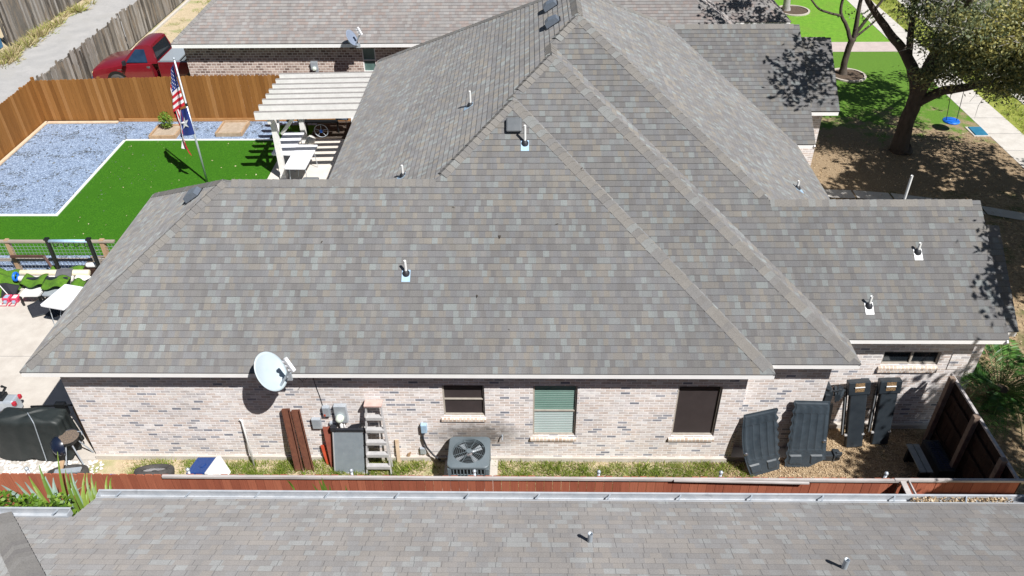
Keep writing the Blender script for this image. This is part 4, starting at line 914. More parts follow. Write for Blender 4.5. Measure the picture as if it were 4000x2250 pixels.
for k in range(1, 9): 
    q = rr*k/8.6; b.tube([(cx+q*math.cos(t_), cy+q*math.sin(t_), .715-.0*k) for t_ in [2*math.pi*i/28 for i in range(29)]], .0035, 4, cap=False)
for k in range(8): a = R(22.5+45*k); b.beam((cx+.05*math.cos(a), cy+.05*math.sin(a), .72), (cx+rr*math.cos(a), cy+rr*math.sin(a), .72), .007, .007)
b.lathe([(.055, .715), (.055, .73), (.0, .732)], 14, (cx, cy, 0)); b.build('fan_guard', acm, ac)
b = MB(); b.box(10.18, 11.24, -.95, -.0, -.01, .045); b.build('pad', concrete, ac)

# step ladder leaning closed
ld = thing('stepladder', 'weathered aluminium stepladder with a pale pink top leaning on the brick wall', 'ladder', (8.9, -.3, 0))
bl_, br_, tl_, tr_ = Vector((8.64, -.40, 0)), Vector((9.13, -.40, 0)), Vector((8.77, -.13, 1.68)), Vector((9.05, -.13, 1.68))
for p, q in ((bl_, tl_), (br_, tr_)): b = MB(); b.beam(p, q, .05, .025, (1, 0, 0)); b.build('rail', alu, ld)
for p, q in ((bl_, tl_), (br_, tr_)): b = MB(); b.beam(p+Vector((0, .17, 0)), q+Vector((0, .04, -.05)), .025, .02, (1, 0, 0)); b.build('rear_rail', alu, ld)
for k in range(5):
    f_ = .13+k*.175; p = bl_.lerp(tl_, f_); q = br_.lerp(tr_, f_); b = MB(); b.box(p.x, q.x, p.y-.05, p.y+.05, p.z-.012, p.z+.012); b.box(p.x, q.x, p.y-.055, p.y-.045, p.z-.05, p.z+.012); b.build('step', alu, ld)
b = MB(); b.box(8.74, 9.08, -.21, -.04, 1.67, 1.72); b.build('top_cap', pinkp, ld, bevel=.012)
for (x, z) in ((8.66, 0), (9.12, 0)): b = MB(); b.box(x-.03, x+.03, -.43, -.37, 0, .03); b.build('foot', rubber, ld)
# steel channels
def channel(label, x0, x1, ztop, xb0, xb1, yb0, mat, ytop=-.07, fl=.05, name='steel_channel', group=None):
    t = MB(); A = Vector(((x0+x1)/2, ytop, ztop)); B = Vector(((xb0+xb1)/2, yb0, 0)); w_ = x1-x0
    d = (A-B).normalized(); sx_ = Vector((1, 0, 0)); sx_ = (sx_-d*sx_.dot(d)).normalized(); nn = sx_.cross(d)
    if nn.y > 0: nn = -nn
    t.beam(B, A, w_, .012, tuple(nn))
    for s_ in (-1, 1):
        if fl: t.beam(B+sx_*s_*(w_/2)+nn*fl/2, A+sx_*s_*(w_/2)+nn*fl/2, .012, fl, tuple(nn))
    return tag(t.build(name, mat), label, 'steel beam' if fl else 'plank', group)
channel('long rusty brown steel channel leaning on the wall, left of the pair', 7.13, 7.27, 1.50, 7.20, 7.35, -.32, rustwood, name='steel_channel')
channel('long rusty brown steel channel leaning on the wall, right of the pair', 7.31, 7.46, 1.47, 7.40, 7.56, -.30, rustwood, name='steel_channel')
channel('short red-brown plank leaning between the utility box and the grey panel', 7.83, 7.97, 1.0, 7.90, 8.03, -.25, redplank, fl=0, name='painted_plank')
channel('short orange-red offcut leaning against the wall near the channels', 7.70, 7.79, .46, 7.80, 7.86, -.16, orangep, ytop=-.05, fl=0, name='painted_offcut')
t = thing('white_pipe', 'slim white plastic pipe leaning on the brick wall under the big dish shadow', 'pipe', (6.33, -.2, 0)); b = MB(); b.tube([(6.33, -.22, 0), (6.26, -.05, 1.10), (6.25, -.045, 1.15), (6.22, -.045, 1.17)], .02, 8); b.build('pipe', pvc, t, smooth=True)
b = MB(); b.beam((9.24, -.09, 0), (9.24, -.03, .6), .015, .07, (1, 0, 0)); tagp(b, 'wood_lath', palewood, 'small pale lath leaning on the wall right of the stepladder', 'lath')
b = MB(); b.add([(9.40, -.03, .12), (9.46, -.03, .12), (9.5, -.02, .24), (9.43, -.03, .2)], [(0, 1, 2, 3)]); tagp(b, 'wood_scrap', tanwood, 'tiny wood scrap at the foot of the wall right of the lath', 'scrap', solid=.02)
# radiator
t = thing('car_radiator', 'scuffed grey flat radiator panel leaning on the wall in front of the meter', 'radiator', (8.35, -.3, 0))
A, B_ = Vector((8.05, -.16, .98)), Vector((7.99, -.36, 0)); X_ = Vector((.65, 0, 0))
b = MB(); b.add([B_, B_+X_, A+X_, A, B_+Vector((0, .035, .01)), B_+X_+Vector((0, .035, .01)), A+X_+Vector((0, .035, .01)), A+Vector((0, .035, .01))], [(0, 1, 2, 3), (7, 6, 5, 4), (0, 4, 5, 1), (1, 5, 6, 2), (2, 6, 7, 3), (3, 7, 4, 0)]); b.build('panel', silverp, t)
b = MB()
for (p, q) in ((B_, B_+X_), (B_+X_, A+X_), (A+X_, A), (A, B_)): b.beam(p+Vector((0, -.012, 0)), q+Vector((0, -.012, 0)), .018, .018)
b.build('frame', alu, t)
b = MB(); b.beam(A+Vector((-.02, 0, .03)), A+X_+Vector((.0, 0, .03)), .05, .06); b.box(8.02, 8.12, -.2, -.1, 1.0, 1.1); b.add([(8.32, -.12, 1.02), (8.55, -.12, 1.02), (8.6, -.1, 1.14), (8.42, -.1, 1.1)], [(0, 1, 2, 3)]); b.build('tank', rubber, t)

# truck bed liners
def liner(label, TL, TR, BR, BL, side, seed, cut=False):
    TL, TR, BR, BL = map(Vector, (TL, TR, BR, BL)); rnd = random.Random(seed)
    t = thing('bed_liner', label, 'truck bed liner', tuple((BL+BR)/2)); nn = (TR-TL).cross(BL-TL).normalized()
    if nn.y > 0: nn = -nn
    NU, NV = 30, 46
    def P(u, v):
        e = .02*math.sin(v*math.pi*2*8)*(1 if v < .92 else 0)
        ul = (u+(-e/.65*max(0, 1-u*8)*.8 if side < 0 else 0)+(e/.65*max(0, 1-(1-u)*8) if side > 0 else 0))
        bow = .09*math.sin(math.pi*v)*(1-u) if side > 0 else 0
        p = TL.lerp(TR, ul).lerp(BL.lerp(BR, ul), v)+Vector((-bow*1.1, -bow*.3, 0))
        if cut and v > .9 and u > .6: p = p+(TL-BL).normalized()*(v-.9)*(u-.6)*5
        rib = .004*math.sin(u*math.pi*2*4.5) if .08 < v < .78 else 0
        kx, ky = int(u*30) % 2, int(v*46) % 2
        if .18 < v < .72 and abs((u*5) % 1-.5) > .16: rib += .006*(1 if (kx//2+ky//2) % 2 else -1)
        if u < .05 or u > .95 or v < .03: rib -= .012
        if .82 < v < .95 and (.08 < u < .38 or .62 < u < .92): rib += .022
        return p-nn*(-rib)
    b = MB(); b.grid(P, NU, NV); b.build('mat', blackmat, t, solid=.012)
    q = P(.06, .62) if side > 0 else P(.93, .60); b = MB(); b.lathe([(.0, .028), (.025, .025), (.038, .01), (.038, 0)], 14, q+nn*.0, frame((0, 0, 0), (1, 0, 0), (0, .3, 1)) @ Matrix.Identity(4)); b.build('badge', chrome, t)
    return t
liner('curved black ribbed bed liner leaning beside the tall brown-screened window', (15.98, -.03, 1.33), (16.58, -.03, 1.52), (16.86, -.22, .02), (16.25, -.42, 0), 1, 1)
liner('upright black ribbed bed liner with a scalloped left edge and rounded recess', (16.98, .19, 1.5), (17.66, .19, 1.48), (17.78, -.14, .0), (16.98, -.16, .0), -1, 2, True)
t = thing('wheel_liner', 'jagged black plastic wheel arch piece resting above the liners on the step of the wall', 'car part', (17.75, .5, .0))
b = MB(); pts = []
for k in range(15):
    a = R(-100+k*17); r_ = .17+(.03 if k % 2 else -.012); pts.append((17.95+r_*math.cos(a)*.8, 1.32+r_*math.sin(a)))
b.add([(x, .62, z) for x, z in pts]+[(17.82+(x-17.82)*.55, .45, 1.32+(z-1.32)*.6) for x, z in pts], [(i, i+1, 16+i, 15+i) for i in range(14)]+[tuple(range(29, 14, -1))])
b.box(17.62, 17.80, .45, .75, 1.12, 1.48); b.box(17.66, 17.74, .42, .46, 1.18, 1.42); b.tube([(17.72, .5, 1.46), (17.70, .48, 1.56)], .04, 8); b.tube([(17.8, .45, 1.5), (17.9, .43, 1.56), (17.97, .5, 1.5)], .015, 6)
b.build('arch', blackbox, t, solid=.008); b = MB(); b.beam((17.86, .5, 1.12), (17.84, .25, .05), .06, .05); b.build('support', acdark, t)
t = thing('car_bracket', 'crumpled black plastic car bracket on the mulch at the foot of the second liner', 'car part', (17.95, .1, 0))
b = MB(); b.box(17.80, 17.97, .0, .14, 0, .15); b.prism([(17.97, -.02), (18.12, .02), (18.1, .16), (17.97, .17)], .0, .19); b.box(18.02, 18.14, .02, .06, .12, .22); b.build('bracket', blackbox, t, bevel=.01); b = MB(); b.tube([(18.05, .0, .1), (18.05, -.03, .1)], .035, 12); b.build('socket', acdark, t)
def tub(label, xt, yt, zt_, xb_, yb, lng=1.6, w_=.36):
    t = thing('storage_bin', label, 'side box', (xb_, yb, 0), 'long black boxes leaning on the wall')
    B = Vector((xb_, yb, 0)); A = Vector((xt, yt, zt_)); d = (A-B).normalized(); sx_ = Vector((1, 0, 0)); sx_ = (sx_-d*sx_.dot(d)).normalized(); nn = sx_.cross(d)
    if nn.y > 0: nn = -nn
    fm = Matrix.Identity(4)
    for i in range(3): fm[i][0] = sx_[i]; fm[i][1] = d[i]; fm[i][2] = nn[i]; fm[i][3] = B[i]
    L = (A-B).length; b = MB(); b.box(-w_/2+.03, w_/2, 0, L-.14, 0, .13, mat=fm); b.box(-w_/2-.03, w_/2+.04, L-.30, L, 0, .15, mat=fm)
    b.build('shell', blackbox, t, bevel=.018)
    b = MB(); b.box(-w_/2-.06, -w_/2+.0, .28, L-.18, .0, .05, mat=fm); b.box(-w_/2-.045, -w_/2-.03, .28, L-.18, .05, .062, mat=fm); b.build('flange', acdark, t)
    b = MB(); b.box(-w_/2-.055, -w_/2-.035, .28, L-.2, .055, .075, mat=fm); b.build('edge_strip', M('worn_edge', (.16, .17, .18)), t)
    b = MB(); b.box(-.08, .10, L-.22, L-.02, .152, .156, mat=fm); b.build('debris', M('leaf_debris', (.30, .19, .09), (.10, .06, .03), 60, 1, lo=.42, hi=.55), t)
    b = MB(); b.tube([fm @ Vector((-.09, L-.11, .168)), fm @ Vector((.10, L-.11, .168))], .012, 8); b.build('bar', pvc, t)
    for k in (-w_/2, w_/2-.02): b = MB(); b.box(k-.02, k+.03, .3, .33, .1, .14, mat=fm); b.build('clip', alu, t)
    return t
tub('long black plastic side box leaning on the wall, nearer the wheel arch piece', 18.36, .80, 1.52, 18.50, .47)
tub('long black plastic side box leaning on the wall, nearer the dark fence', 18.98, .82, 1.54, 19.05, .56)
# bench in the corner
t = thing('garden_bench', 'low bench with two grey boards standing in the shade by the dark fence', 'bench', (19.5, -.25, 0))
for x in (19.43, 19.56): b = MB(); b.box(x-.055, x+.055, -.62, .1, .38, .41); b.build('seat_board', M('dull_grey_board', (.20, .24, .26), (.26, .30, .32), 6, .7), t)
for y in (-.55, .02): b = MB(); b.box(19.4, 19.6, y-.03, y+.03, 0, .38); b.build('leg', acdark, t)
t = thing('slatted_crate', 'dark slatted plastic crate standing between the bench and the dark fence', 'crate', (19.87, -.2, 0))
b = MB(); b.box(19.72, 20.03, -.62, .18, 0, .44); b.build('body', blackbox, t); b = MB()
for i in range(14): b.box(19.78, 19.86, -.55+i*.05, -.53+i*.05, .44, .455); b.box(19.89, 19.97, -.55+i*.05, -.53+i*.05, .44, .455)
b.build('lid_slats', M('slate_blue_plastic', (.03, .045, .09)), t)
t = thing('water_bottle', 'crumpled clear bottle in the dark fence corner', 'bottle', (20.0, -1.75, 0)); b = MB(); b.lathe([(.0, 0), (.05, 0), (.055, .1), (.05, .2), (.02, .27), (.02, .3), (0, .3)], 12, (19.95, -1.75, 0)); b.build('body', lead, t, smooth=True); b = MB(); b.lathe([(.024, .28), (.024, .31), (0, .31)], 10, (19.95, -1.75, 0)); b.build('cap', blue, t)
# ------------------------------------------------ pergola
pg = thing('pergola', 'white wooden pergola with eight rafters over the patio beside the roof', 'pergola', (4, 13, 0))
ys = [11.34, 11.84, 12.27, 12.67, 13.06, 13.47, 13.9, 14.36]
for i, y in enumerate(ys):
    b = MB(); ye = y+.13
    for (z0, z1, mi) in ((2.25, 2.488, 0), (2.488, 2.5, 1)):
        b.add([(3.62, y-.045, z0), (6.74, ye-.045, z0), (6.74, ye+.045, z0), (3.62, y+.045, z0), (3.62, y-.045, z1), (6.74, ye-.045, z1), (6.74, ye+.045, z1), (3.62, y+.045, z1)], [(0, 3, 2, 1), (4, 5, 6, 7), (0, 1, 5, 4), (1, 2, 6, 5), (2, 3, 7, 6), (3, 0, 4, 7)], mi)
    b.build('rafter', [white2, greytop], pg)
for x in (4.0, 6.55): b = MB(); b.box(x-.045, x+.045, 11.36, 14.7, 2.08, 2.245); b.build('beam', white2, pg)
for (x, y) in ((4.0, 11.72), (4.06, 14.42), (6.6, 11.6), (6.6, 14.5)): b = MB(); b.box(x-.08, x+.08, y-.08, y+.08, 0.02, 2.12); b.box(x-.1, x+.1, y-.1, y+.1, .03, .18); b.build('post', white2, pg)
for (p, q) in (((4.0, 11.9, 1.5), (4.0, 12.5, 2.1)), ((4.2, 11.72, 1.6), (4.7, 11.5, 2.2))): b = MB(); b.beam(p, q, .07, .09); b.build('brace', white2, pg)
def ftable(label, x, y, rz, L=1.62, W=.68, group='white folding tables'):
    t = thing('folding_table', label, 'table', (0, 0, 0), group)
    b = MB(); b.prism(rrect(-W/2, W/2, -L/2, L/2, .05), .70, .74); b.build('tabletop', plastic_w, t)
    b = MB(); b.box(-W/2+.04, W/2-.04, -L/2+.04, L/2-.04, .67, .70); b.build('underframe', galv, t)
    for s_ in (-1, 1):
        b = MB(); y0 = s_*(L/2-.28); b.tube([(-.25, y0, .68), (-.27, y0+s_*.12, 0), (.27, y0+s_*.12, 0), (.25, y0, .68)], .013, 6); b.build('leg', galv, t)
        b = MB(); b.tube([(0, y0+s_*.06, .35), (0, y0-s_*.3, .67)], .009, 6); b.build('strut', galv, t)
    t.location = (x, y, .03); t.rotation_euler = (0, 0, rz); return t
tb = ftable('long white folding table in full sun beside the pergola post', 4.64, 11.82, R(-2))
dup(tb, (3.99, 12.78, .02), 'white folding table striped by the pergola rafter shadows', R(-1))
# smoker
t = thing('offset_smoker', 'black barrel smoker grill with a spoked wheel standing on gravel under the pergola', 'smoker', (4.6, 14.9, 0))
b = MB(); b.lathe([(0, -.62), (.26, -.6), (.27, .6), (0, .62)], 20, (4.45, 15.15, .92), rotm('Y', 90)); b.build('barrel', blackbox, t, smooth=True)
b = MB(); b.box(3.95, 4.95, 14.84, 15.35, 1.14, 1.2); b.tube([(4.65, 15.1, 1.15), (4.65, 15.1, 1.30)], .02, 8); b.build('lid', dishd, t, bevel=.02)
b = MB(); b.lathe([(0, -.02), (.05, -.02), (.055, .0), (.05, .02), (0, .02)], 14, (4.62, 14.9, 1.25), rotm('X', 90)); b.build('thermometer', pvc, t)
b = MB(); b.lathe([(0, -.22), (.19, -.2), (.2, .2), (0, .22)], 16, (5.32, 15.05, .72), rotm('Y', 90)); b.build('firebox', dishd, t, smooth=True)
b = MB(); b.tube([(3.9, 15.2, 1.1), (3.9, 15.2, 1.6)], .06, 10); b.build('chimney', acdark, t)
b = MB(); b.box(3.95, 5.2, 14.62, 14.86, .60, .63); b.build('front_shelf', acdark, t)
for x in (4.0, 5.1): b = MB(); b.tube([(x, 15.15, .7), (x, 15.15, 0)], .03, 6); b.build('leg', acdark, t)
w_ = MB(); w_.tube([(4.6+.24*math.cos(a), 14.72, .27+.24*math.sin(a)) for a in [2*math.pi*i/24 for i in range(25)]], .015, 6, cap=False)
for k in range(5):
    a = 2*math.pi*k/5+.3; w_.tube([(4.6, 14.72, .27), (4.6+.24*math.cos(a), 14.72, .27+.24*math.sin(a))], .01, 5)
wh = w_.build('wheel', galv, t); b = MB(); b.lathe([(.055, -.02), (.055, .02), (0, .025)], 14, (4.6, 14.70, .27), rotm('X', 90)); b.build('hub', blue, wh)
t = thing('patio_torch', 'small clay-orange bowl on a thin stem behind the smoker', 'torch', (5.3, 15.6, 0)); b = MB(); b.lathe([(.02, 1.2), (.10, 1.28), (.11, 1.34), (0, 1.35)], 14, (5.3, 15.6, 0)); b.build('bowl', terra, t, smooth=True); b = MB(); b.tube([(5.3, 15.6, 0), (5.3, 15.6, 1.22)], .012, 6); b.build('stem', acdark, t)
t = thing('tripod_stand', 'thin dark folding stand between the pergola posts and the cedar fence', 'stand', (3.6, 15.3, 0)); 
for (a, c_) in ((-.25, -.2), (.25, -.15), (0, .25)): b = MB(); b.tube([(3.6+a, 15.3+c_, 0), (3.6-a*.3, 15.3, .85)], .012, 5); b.build('leg', acdark, t)
b = MB(); b.box(3.4, 3.85, 15.2, 15.42, .84, .86); b.build('top_plate', darkmesh, t)
t = thing('plastic_drum', 'small off-white drum tipped against the rear pergola post', 'drum', (4.35, 14.05, .03)); b = MB(); b.lathe([(0, -.16), (.13, -.16), (.15, 0), (.13, .16), (0, .16)], 18, (4.35, 14.05, .2), rotm('Y', 35)); b.build('body', offw, t, smooth=True); b = MB(); b.lathe([(.03, -.01), (.03, .01), (0, .01)], 10, (4.44, 13.98, .33), rotm('Y', 35)); b.build('plug', creamm, t)
t = thing('patio_cooler', 'dark grey box lid showing just behind the low roof ridge beneath the pergola', 'cooler', (5.05, 10.95, .03)); b = MB(); b.prism(rrect(4.83, 5.30, 10.75, 11.1, .06), .03, .36); b.build('body', dishd, t); b = MB(); b.prism(rrect(4.81, 5.32, 10.73, 11.12, .07), .36, .41); b.build('lid', M('grey_lid', (.16, .17, .18)), t, bevel=.015)
# raised beds
def bed(label, P, shr=False):
    t = thing('raised_bed', label, 'planter', (P[0][0], P[0][1], 0), 'square timber garden beds')
    for i in range(4):
        b = MB(); b.beam((*P[i], .06), (*P[(i+1) % 4], .06), .06, .13); b.build('side_board', M('bed_timber', (.30, .22, .14), (.40, .31, .21), 6, .85) if i == 0 and not shr else tanwood, t)
    b = MB(); b.sheet([(p[0]*.999, p[1]) for p in P], .07); b.build('soil', M('bed_soil', (.34, .27, .20), (.44, .36, .28), 8, 1, bmp=.02), t)
bed('square timber garden bed with a small green shrub near the flagpole', [(-1.52, 14.66), (-.62, 14.68), (-.62, 15.6), (-1.52, 15.6)], True)
bed('empty square timber garden bed of pale soil between the flagpole and pergola', [(.78, 14.86), (1.68, 14.88), (1.68, 15.9), (.78, 15.88)])
t = thing('small_shrub', 'small yellow-green shrub growing in the garden bed by the cedar fence', 'shrub', (-1.1, 15.35, .07)); N = 700
cc = rng.normal(size=(N, 3)); cc /= np.linalg.norm(cc, axis=1)[:, None]; cc *= (rng.random(N)**.4)[:, None]; cc = cc*[.26, .22, .32]+[-1.1, 15.35, .42]; scatter_mesh('foliage', cc, .05+.03*rng.random(N), .5, bushl, parent=t, shade=.5+.5*rng.random(N))
b = MB()
for k in range(5): a = k*1.3; b.tube([(-1.1, 15.35, .05), (-1.1+.15*math.cos(a), 15.35+.12*math.sin(a), .45)], .01, 5)
b.build('stem', bark, t)
# flagpole and flags
PX, PY = 1.56, 11.5
t = thing('flagpole', 'slim silver flagpole standing in the bright green lawn', 'flagpole', (PX, PY, 0)); b = MB(); b.tube([(PX, PY, 0), (PX, PY, 2.7), (PX, PY, 2.7), (PX, PY, 4.05)], [.034, .034, .026, .026], 12); b.build('pole', galv, t, smooth=True); b = MB(); b.lathe([(0, 4.04), (.03, 4.06), (.035, 4.09), (.02, 4.12), (0, 4.125)], 12, (PX, PY, 0)); b.build('finial', galv, t, smooth=True); b = MB(); b.lathe([(.037, 2.62), (.037, 2.72)], 12, (PX, PY, 0)); b.build('collar', rubber, t)
fred = M('flag_red', (.50, .012, .03), (.46, .01, .026), 9, .8); fwhite = M('flag_white', (.78, .78, .82), None, 9, .8); fblue = M('flag_blue', (.012, .03, .17), (.014, .035, .2), 9, .8)
def us(s, t_):   # s fly, t hoist (0 bottom .. 1 top)
    zh = 2.66+1.30*t_
    if s < .4:
        k = s/.4; x = PX-.04-(.14+.27*(1-t_)**.8)*k; z = zh-.22*k; y = PY-.02-.06*math.sin(k*9+t_*2)
    else:
        k = (s-.4)/.6; x0 = PX-.04-(.14+.27*(1-t_)**.8); z0 = zh-.22
        ze_ = 1.55+.42*t_; xe = PX-.22-.20*(1-t_)
        k2 = k**.9; x = x0+(xe-x0)*k2; z = z0+(ze_-z0)*k2; y = PY+.01-.07*math.sin(9*.4/.4+t_*9+k*3)*(1) +.04*k
    return Vector((x, y, z))
fl = thing('flag', 'stars and stripes flag hanging limp from the top half of the flagpole', 'flag', (PX, PY, 2.66))
b = MB(); b.grid(us, 60, 52, mi=lambda s, t_: 2 if (s < .4 and t_ > 6/13) else (0 if int(t_*13) % 2 == 0 else 1)); b.build('cloth', [fred, fwhite, fblue], fl, solid=.003)
def star(mb, fn, cs, ct, rs, rt_, off=-.006, n_=5, rot=90):
    pts = [fn(cs, ct)+Vector((0, off, 0))]
    for k in range(10):
        a = R(rot+36*k); r_ = 1 if k % 2 == 0 else .42; pts.append(fn(min(max(cs+rs*r_*math.cos(a), 0), 1), min(max(ct+rt_*r_*math.sin(a), 0), 1))+Vector((0, off, 0)))
    mb.add(pts, [(0, 1+k, 1+(k+1) % 10) for k in range(10)])
b = MB()
for r_ in range(9):
    for c_ in range(6 if r_ % 2 == 0 else 5):
        star(b, us, (.4/12)*(1+2*c_+(r_ % 2))*.98, 6/13+(7/13)*(r_+1)/10, .016, .026, -.01)
b.build('stars', fwhite, fl)
def tx(s, t_):
    zh = 1.72+.88*t_
    k = min(s/.34, 1); x = PX+.03-(.50-.26*t_)*k; z = zh-.10*k; y = PY-.03-.05*math.sin(k*5+t_)
    if s > .34:
        q = (s-.34)/.66; x1 = PX-.26-.24*t_; z1 = .95+.30*t_; x = x+(x1-x)*q; z = z+(z1-z)*q; y = y+.08*math.sin(q*6+t_*4)
    return Vector((x, y, z))
fl = thing('flag', 'blue, white and red flag with one big white star, lower on the flagpole', 'flag', (PX, PY, 1.8))
b = MB(); b.grid(tx, 48, 24, mi=lambda s, t_: 2 if s < .34 else (1 if t_ > .5 else 0)); b.build('cloth', [fred, fwhite, fblue], fl, solid=.003)
b = MB(); star(b, tx, .18, .48, .15, .24, -.03, rot=80); b.build('star', fwhite, fl)

# ------------------------------------------------ pickup
def truck(x0, y0):
    t = thing('pickup_truck', 'dark red pickup with a silver toolbox parked behind the cedar fence', 'pickup truck', (x0, y0, 0)); W = 1.86
    def sec(x, zb, zs, zt, ins, crown=.04):
        pts = [(.06, zb), (0, zb+.15), (-.0, zs-.12), (.02, zs), (ins, zt), (W/2, zt+crown)]
        return [Vector((x0+x, y0+p, z)) for p, z in pts]+[Vector((x0+x, y0+W-p, z)) for p, z in reversed(pts[:-1])]
    secs = [sec(0, .42, .72, .78, .22, .0), sec(.05, .38, .80, .86, .12), sec(.35, .36, .88, .955, .10), sec(1.0, .36, .98, 1.04, .09), sec(1.28, .36, 1.05, 1.09, .07), sec(2.45, .36, 1.10, 1.12, .05, 0)]
    b = MB(); vs = [p for s_ in secs for p in s_]; n_ = 11; fs = []
    for i in range(len(secs)-1):
        for k in range(n_-1): fs.append((i*n_+k, (i+1)*n_+k, (i+1)*n_+k+1, i*n_+k+1))
        fs.append((i*n_+n_-1, (i+1)*n_+n_-1, (i+1)*n_, i*n_))
    fs.append(tuple(range(n_))); fs.append(tuple((len(secs)-1)*n_+k for k in range(n_-1, -1, -1))); b.add(vs, fs)
    body = b.build('body', carred, t, smooth=True); 
    es = body.modifiers.new('e', 'EDGE_SPLIT'); es.split_angle = R(38)
    # cab
    def cs(x, z, ins): return [Vector((x0+x, y0+ins, z)), Vector((x0+x, y0+W-ins, z))]
    C_ = [(1.22, 1.06, .05), (1.88, 1.70, .20), (2.05, 1.755, .23), (2.4, 1.765, .23), (2.52, 1.73, .2), (2.66, 1.10, .04)]
    b = MB(); rows = []
    for x, z, ins in C_: rows.append([Vector((x0+x, y0+ins+(W-2*ins)*q, z+(.035*math.sin(math.pi*q) if z > 1.6 else 0))) for q in (0, .08, .3, .5, .7, .92, 1)])
    vs = [p for r_ in rows for p in r_]; fs = []
    for i in range(len(rows)-1):
        for k in range(6): fs.append((i*7+k, i*7+k+1, (i+1)*7+k+1, (i+1)*7+k))
    for e in (0, 6): fs.append(tuple(i*7+e for i in range(6)) if e else tuple(i*7 for i in range(5, -1, -1)))
    b.add(vs, fs); cab = b.build('cab', carred, t, smooth=True); es = cab.modifiers.new('e', 'EDGE_SPLIT'); es.split_angle = R(30)
    def quad(name, P, mat, off, par=t):
        P = [Vector((x0+p[0], y0+p[1], p[2])) for p in P]; c_ = sum(P, Vector())/len(P); off = Vector(off); b = MB(); b.add([p+off for p in P]+[p-off*2 for p in P], [tuple(range(len(P))), tuple(range(2*len(P)-1, len(P)-1, -1))]+[(i, (i+1) % len(P), len(P)+(i+1) % len(P), len(P)+i) for i in range(len(P))]); return b.build(name, mat, par)
    gs = M('blue_tinted_glass', (.012, .03, .07), (.02, .05, .10), 3, .08)
    quad('side_window', [(1.46, .045, 1.15), (2.30, .045, 1.15), (2.24, .165, 1.62), (1.90, .165, 1.62)], gs, (0, -.014, 0), cab)
    quad('windshield', [(1.27, .12, 1.10), (1.27, W-.12, 1.10), (1.80, W-.27, 1.62), (1.80, .27, 1.62)], glass_d, (-.012, 0, .012), cab)
    quad('rear_window', [(2.64, .17, 1.18), (2.64, W-.17, 1.18), (2.545, W-.28, 1.66), (2.545, .28, 1.66)], glass_d, (.014, 0, .004), cab)
    for yy in (0, W): quad('mirror', [(1.42, yy-.14, 1.12), (1.52, yy-.14, 1.12), (1.52, yy-.14, 1.28), (1.42, yy-.14, 1.28)], rubber, (0, .05, 0))
    # bed
    b = MB(); z1 = 1.17
    b.box(x0+2.70, x0+5.05, y0, y0+.10, .42, z1); b.box(x0+2.70, x0+5.05, y0+W-.1, y0+W, .42, z1); b.box(x0+4.98, x0+5.05, y0+.1, y0+W-.1, .42, z1); b.box(x0+2.70, x0+2.76, y0+.1, y0+W-.1, .42, z1); b.build('bed', carred, t, bevel=.02)
    b = MB(); b.box(x0+2.77, x0+4.97, y0+.11, y0+W-.11, .62, .70); b.box(x0+2.77, x0+2.79, y0+.11, y0+W-.11, .7, 1.16); b.box(x0+4.95, x0+4.97, y0+.11, y0+W-.11, .7, 1.16); b.box(x0+2.8, x0+4.95, y0+.105, y0+.115, .7, 1.175); b.box(x0+2.8, x0+4.95, y0+W-.115, y0+W-.105, .7, 1.175); b.build('bed_liner', blackbox, t)
    b = MB(); b.box(x0+2.72, x0+5.03, y0+.005, y0+.10, z1, z1+.015); b.box(x0+2.72, x0+5.03, y0+W-.1, y0+W-.005, z1, z1+.015); b.build('bed_rail', M('bed_rail_grey', (.16, .18, .22)), t)
    b = MB(); b.box(x0+2.80, x0+3.55, y0+.03, y0+W-.03, 1.19, 1.235); b.box(x0+2.84, x0+3.50, y0+.12, y0+W-.12, .8, 1.19)
    for k in range(5): b.box(x0+3.5, x0+3.51, y0+.15, y0+W-.15, .86+k*.065, .88+k*.065)
    b.build('toolbox', diam, t)
    for (xw, yy) in ((.95, 0), (4.05, 0), (.95, W-.24), (4.05, W-.24)):
        b = MB(); b.lathe([(0, 0), (.40, 0), (.40, .02)], 24, (x0+xw, y0+yy-.004 if yy == 0 else y0+W+.004, .42), rotm('X', -90 if yy == 0 else 90)); b.build('wheel_arch', acdark, t)
        b = MB(); b.lathe([(0, 0), (.2, -.0), (.33, .0), (.36, .05), (.36, .2), (.33, .24), (0, .24)], 24, (x0+xw, y0+yy-.015, .36), rotm('X', -90)); wh = b.build('wheel', tyre, t, smooth=True)
        b = MB(); b.lathe([(0, -.012), (.17, -.012), (.2, .0)], 18, (x0+xw, y0+yy-.015 if yy == 0 else y0+yy+.255, .36), rotm('X', -90 if yy == 0 else 90)); b.build('rim', chrome, wh)
    b = MB(); b.box(x0-.10, x0+.10, y0+.02, y0+W-.02, .40, .58); b.build('front_bumper', M('slate_bumper', (.06, .07, .13)), t, bevel=.03)
    b = MB(); b.box(x0+5.05, x0+5.2, y0+.02, y0+W-.02, .45, .62); b.build('rear_bumper', chrome, t, bevel=.02)
    for yy in (.03, W-.33): b = MB(); b.box(x0-.02, x0+.1, y0+yy, y0+yy+.30, .62, .78); b.build('headlight', M('amber_lamp', (.52, .34, .12), (.6, .5, .35), 9, .2), t, bevel=.02)
    b = MB(); b.lathe([(0, .0), (.075, .0), (.075, .012)], 14, (x0+2.30, y0-.006, .97), rotm('X', -90), 0, 1, .6); b.build('door_handle', chrome, t)
    b = MB(); b.box(x0+2.42, x0+2.432, y0-.004, y0+.02, .5, 1.08); b.box(x0+1.28, x0+1.29, y0-.004, y0+.02, .5, 1.02); b.build('door_gap', acdark, t)
    b = MB(); b.box(x0+1.05, x0+1.24, y0-.006, y0+.01, .86, .89); b.build('badge', chrome, t)
truck(-5.25, 18.95)

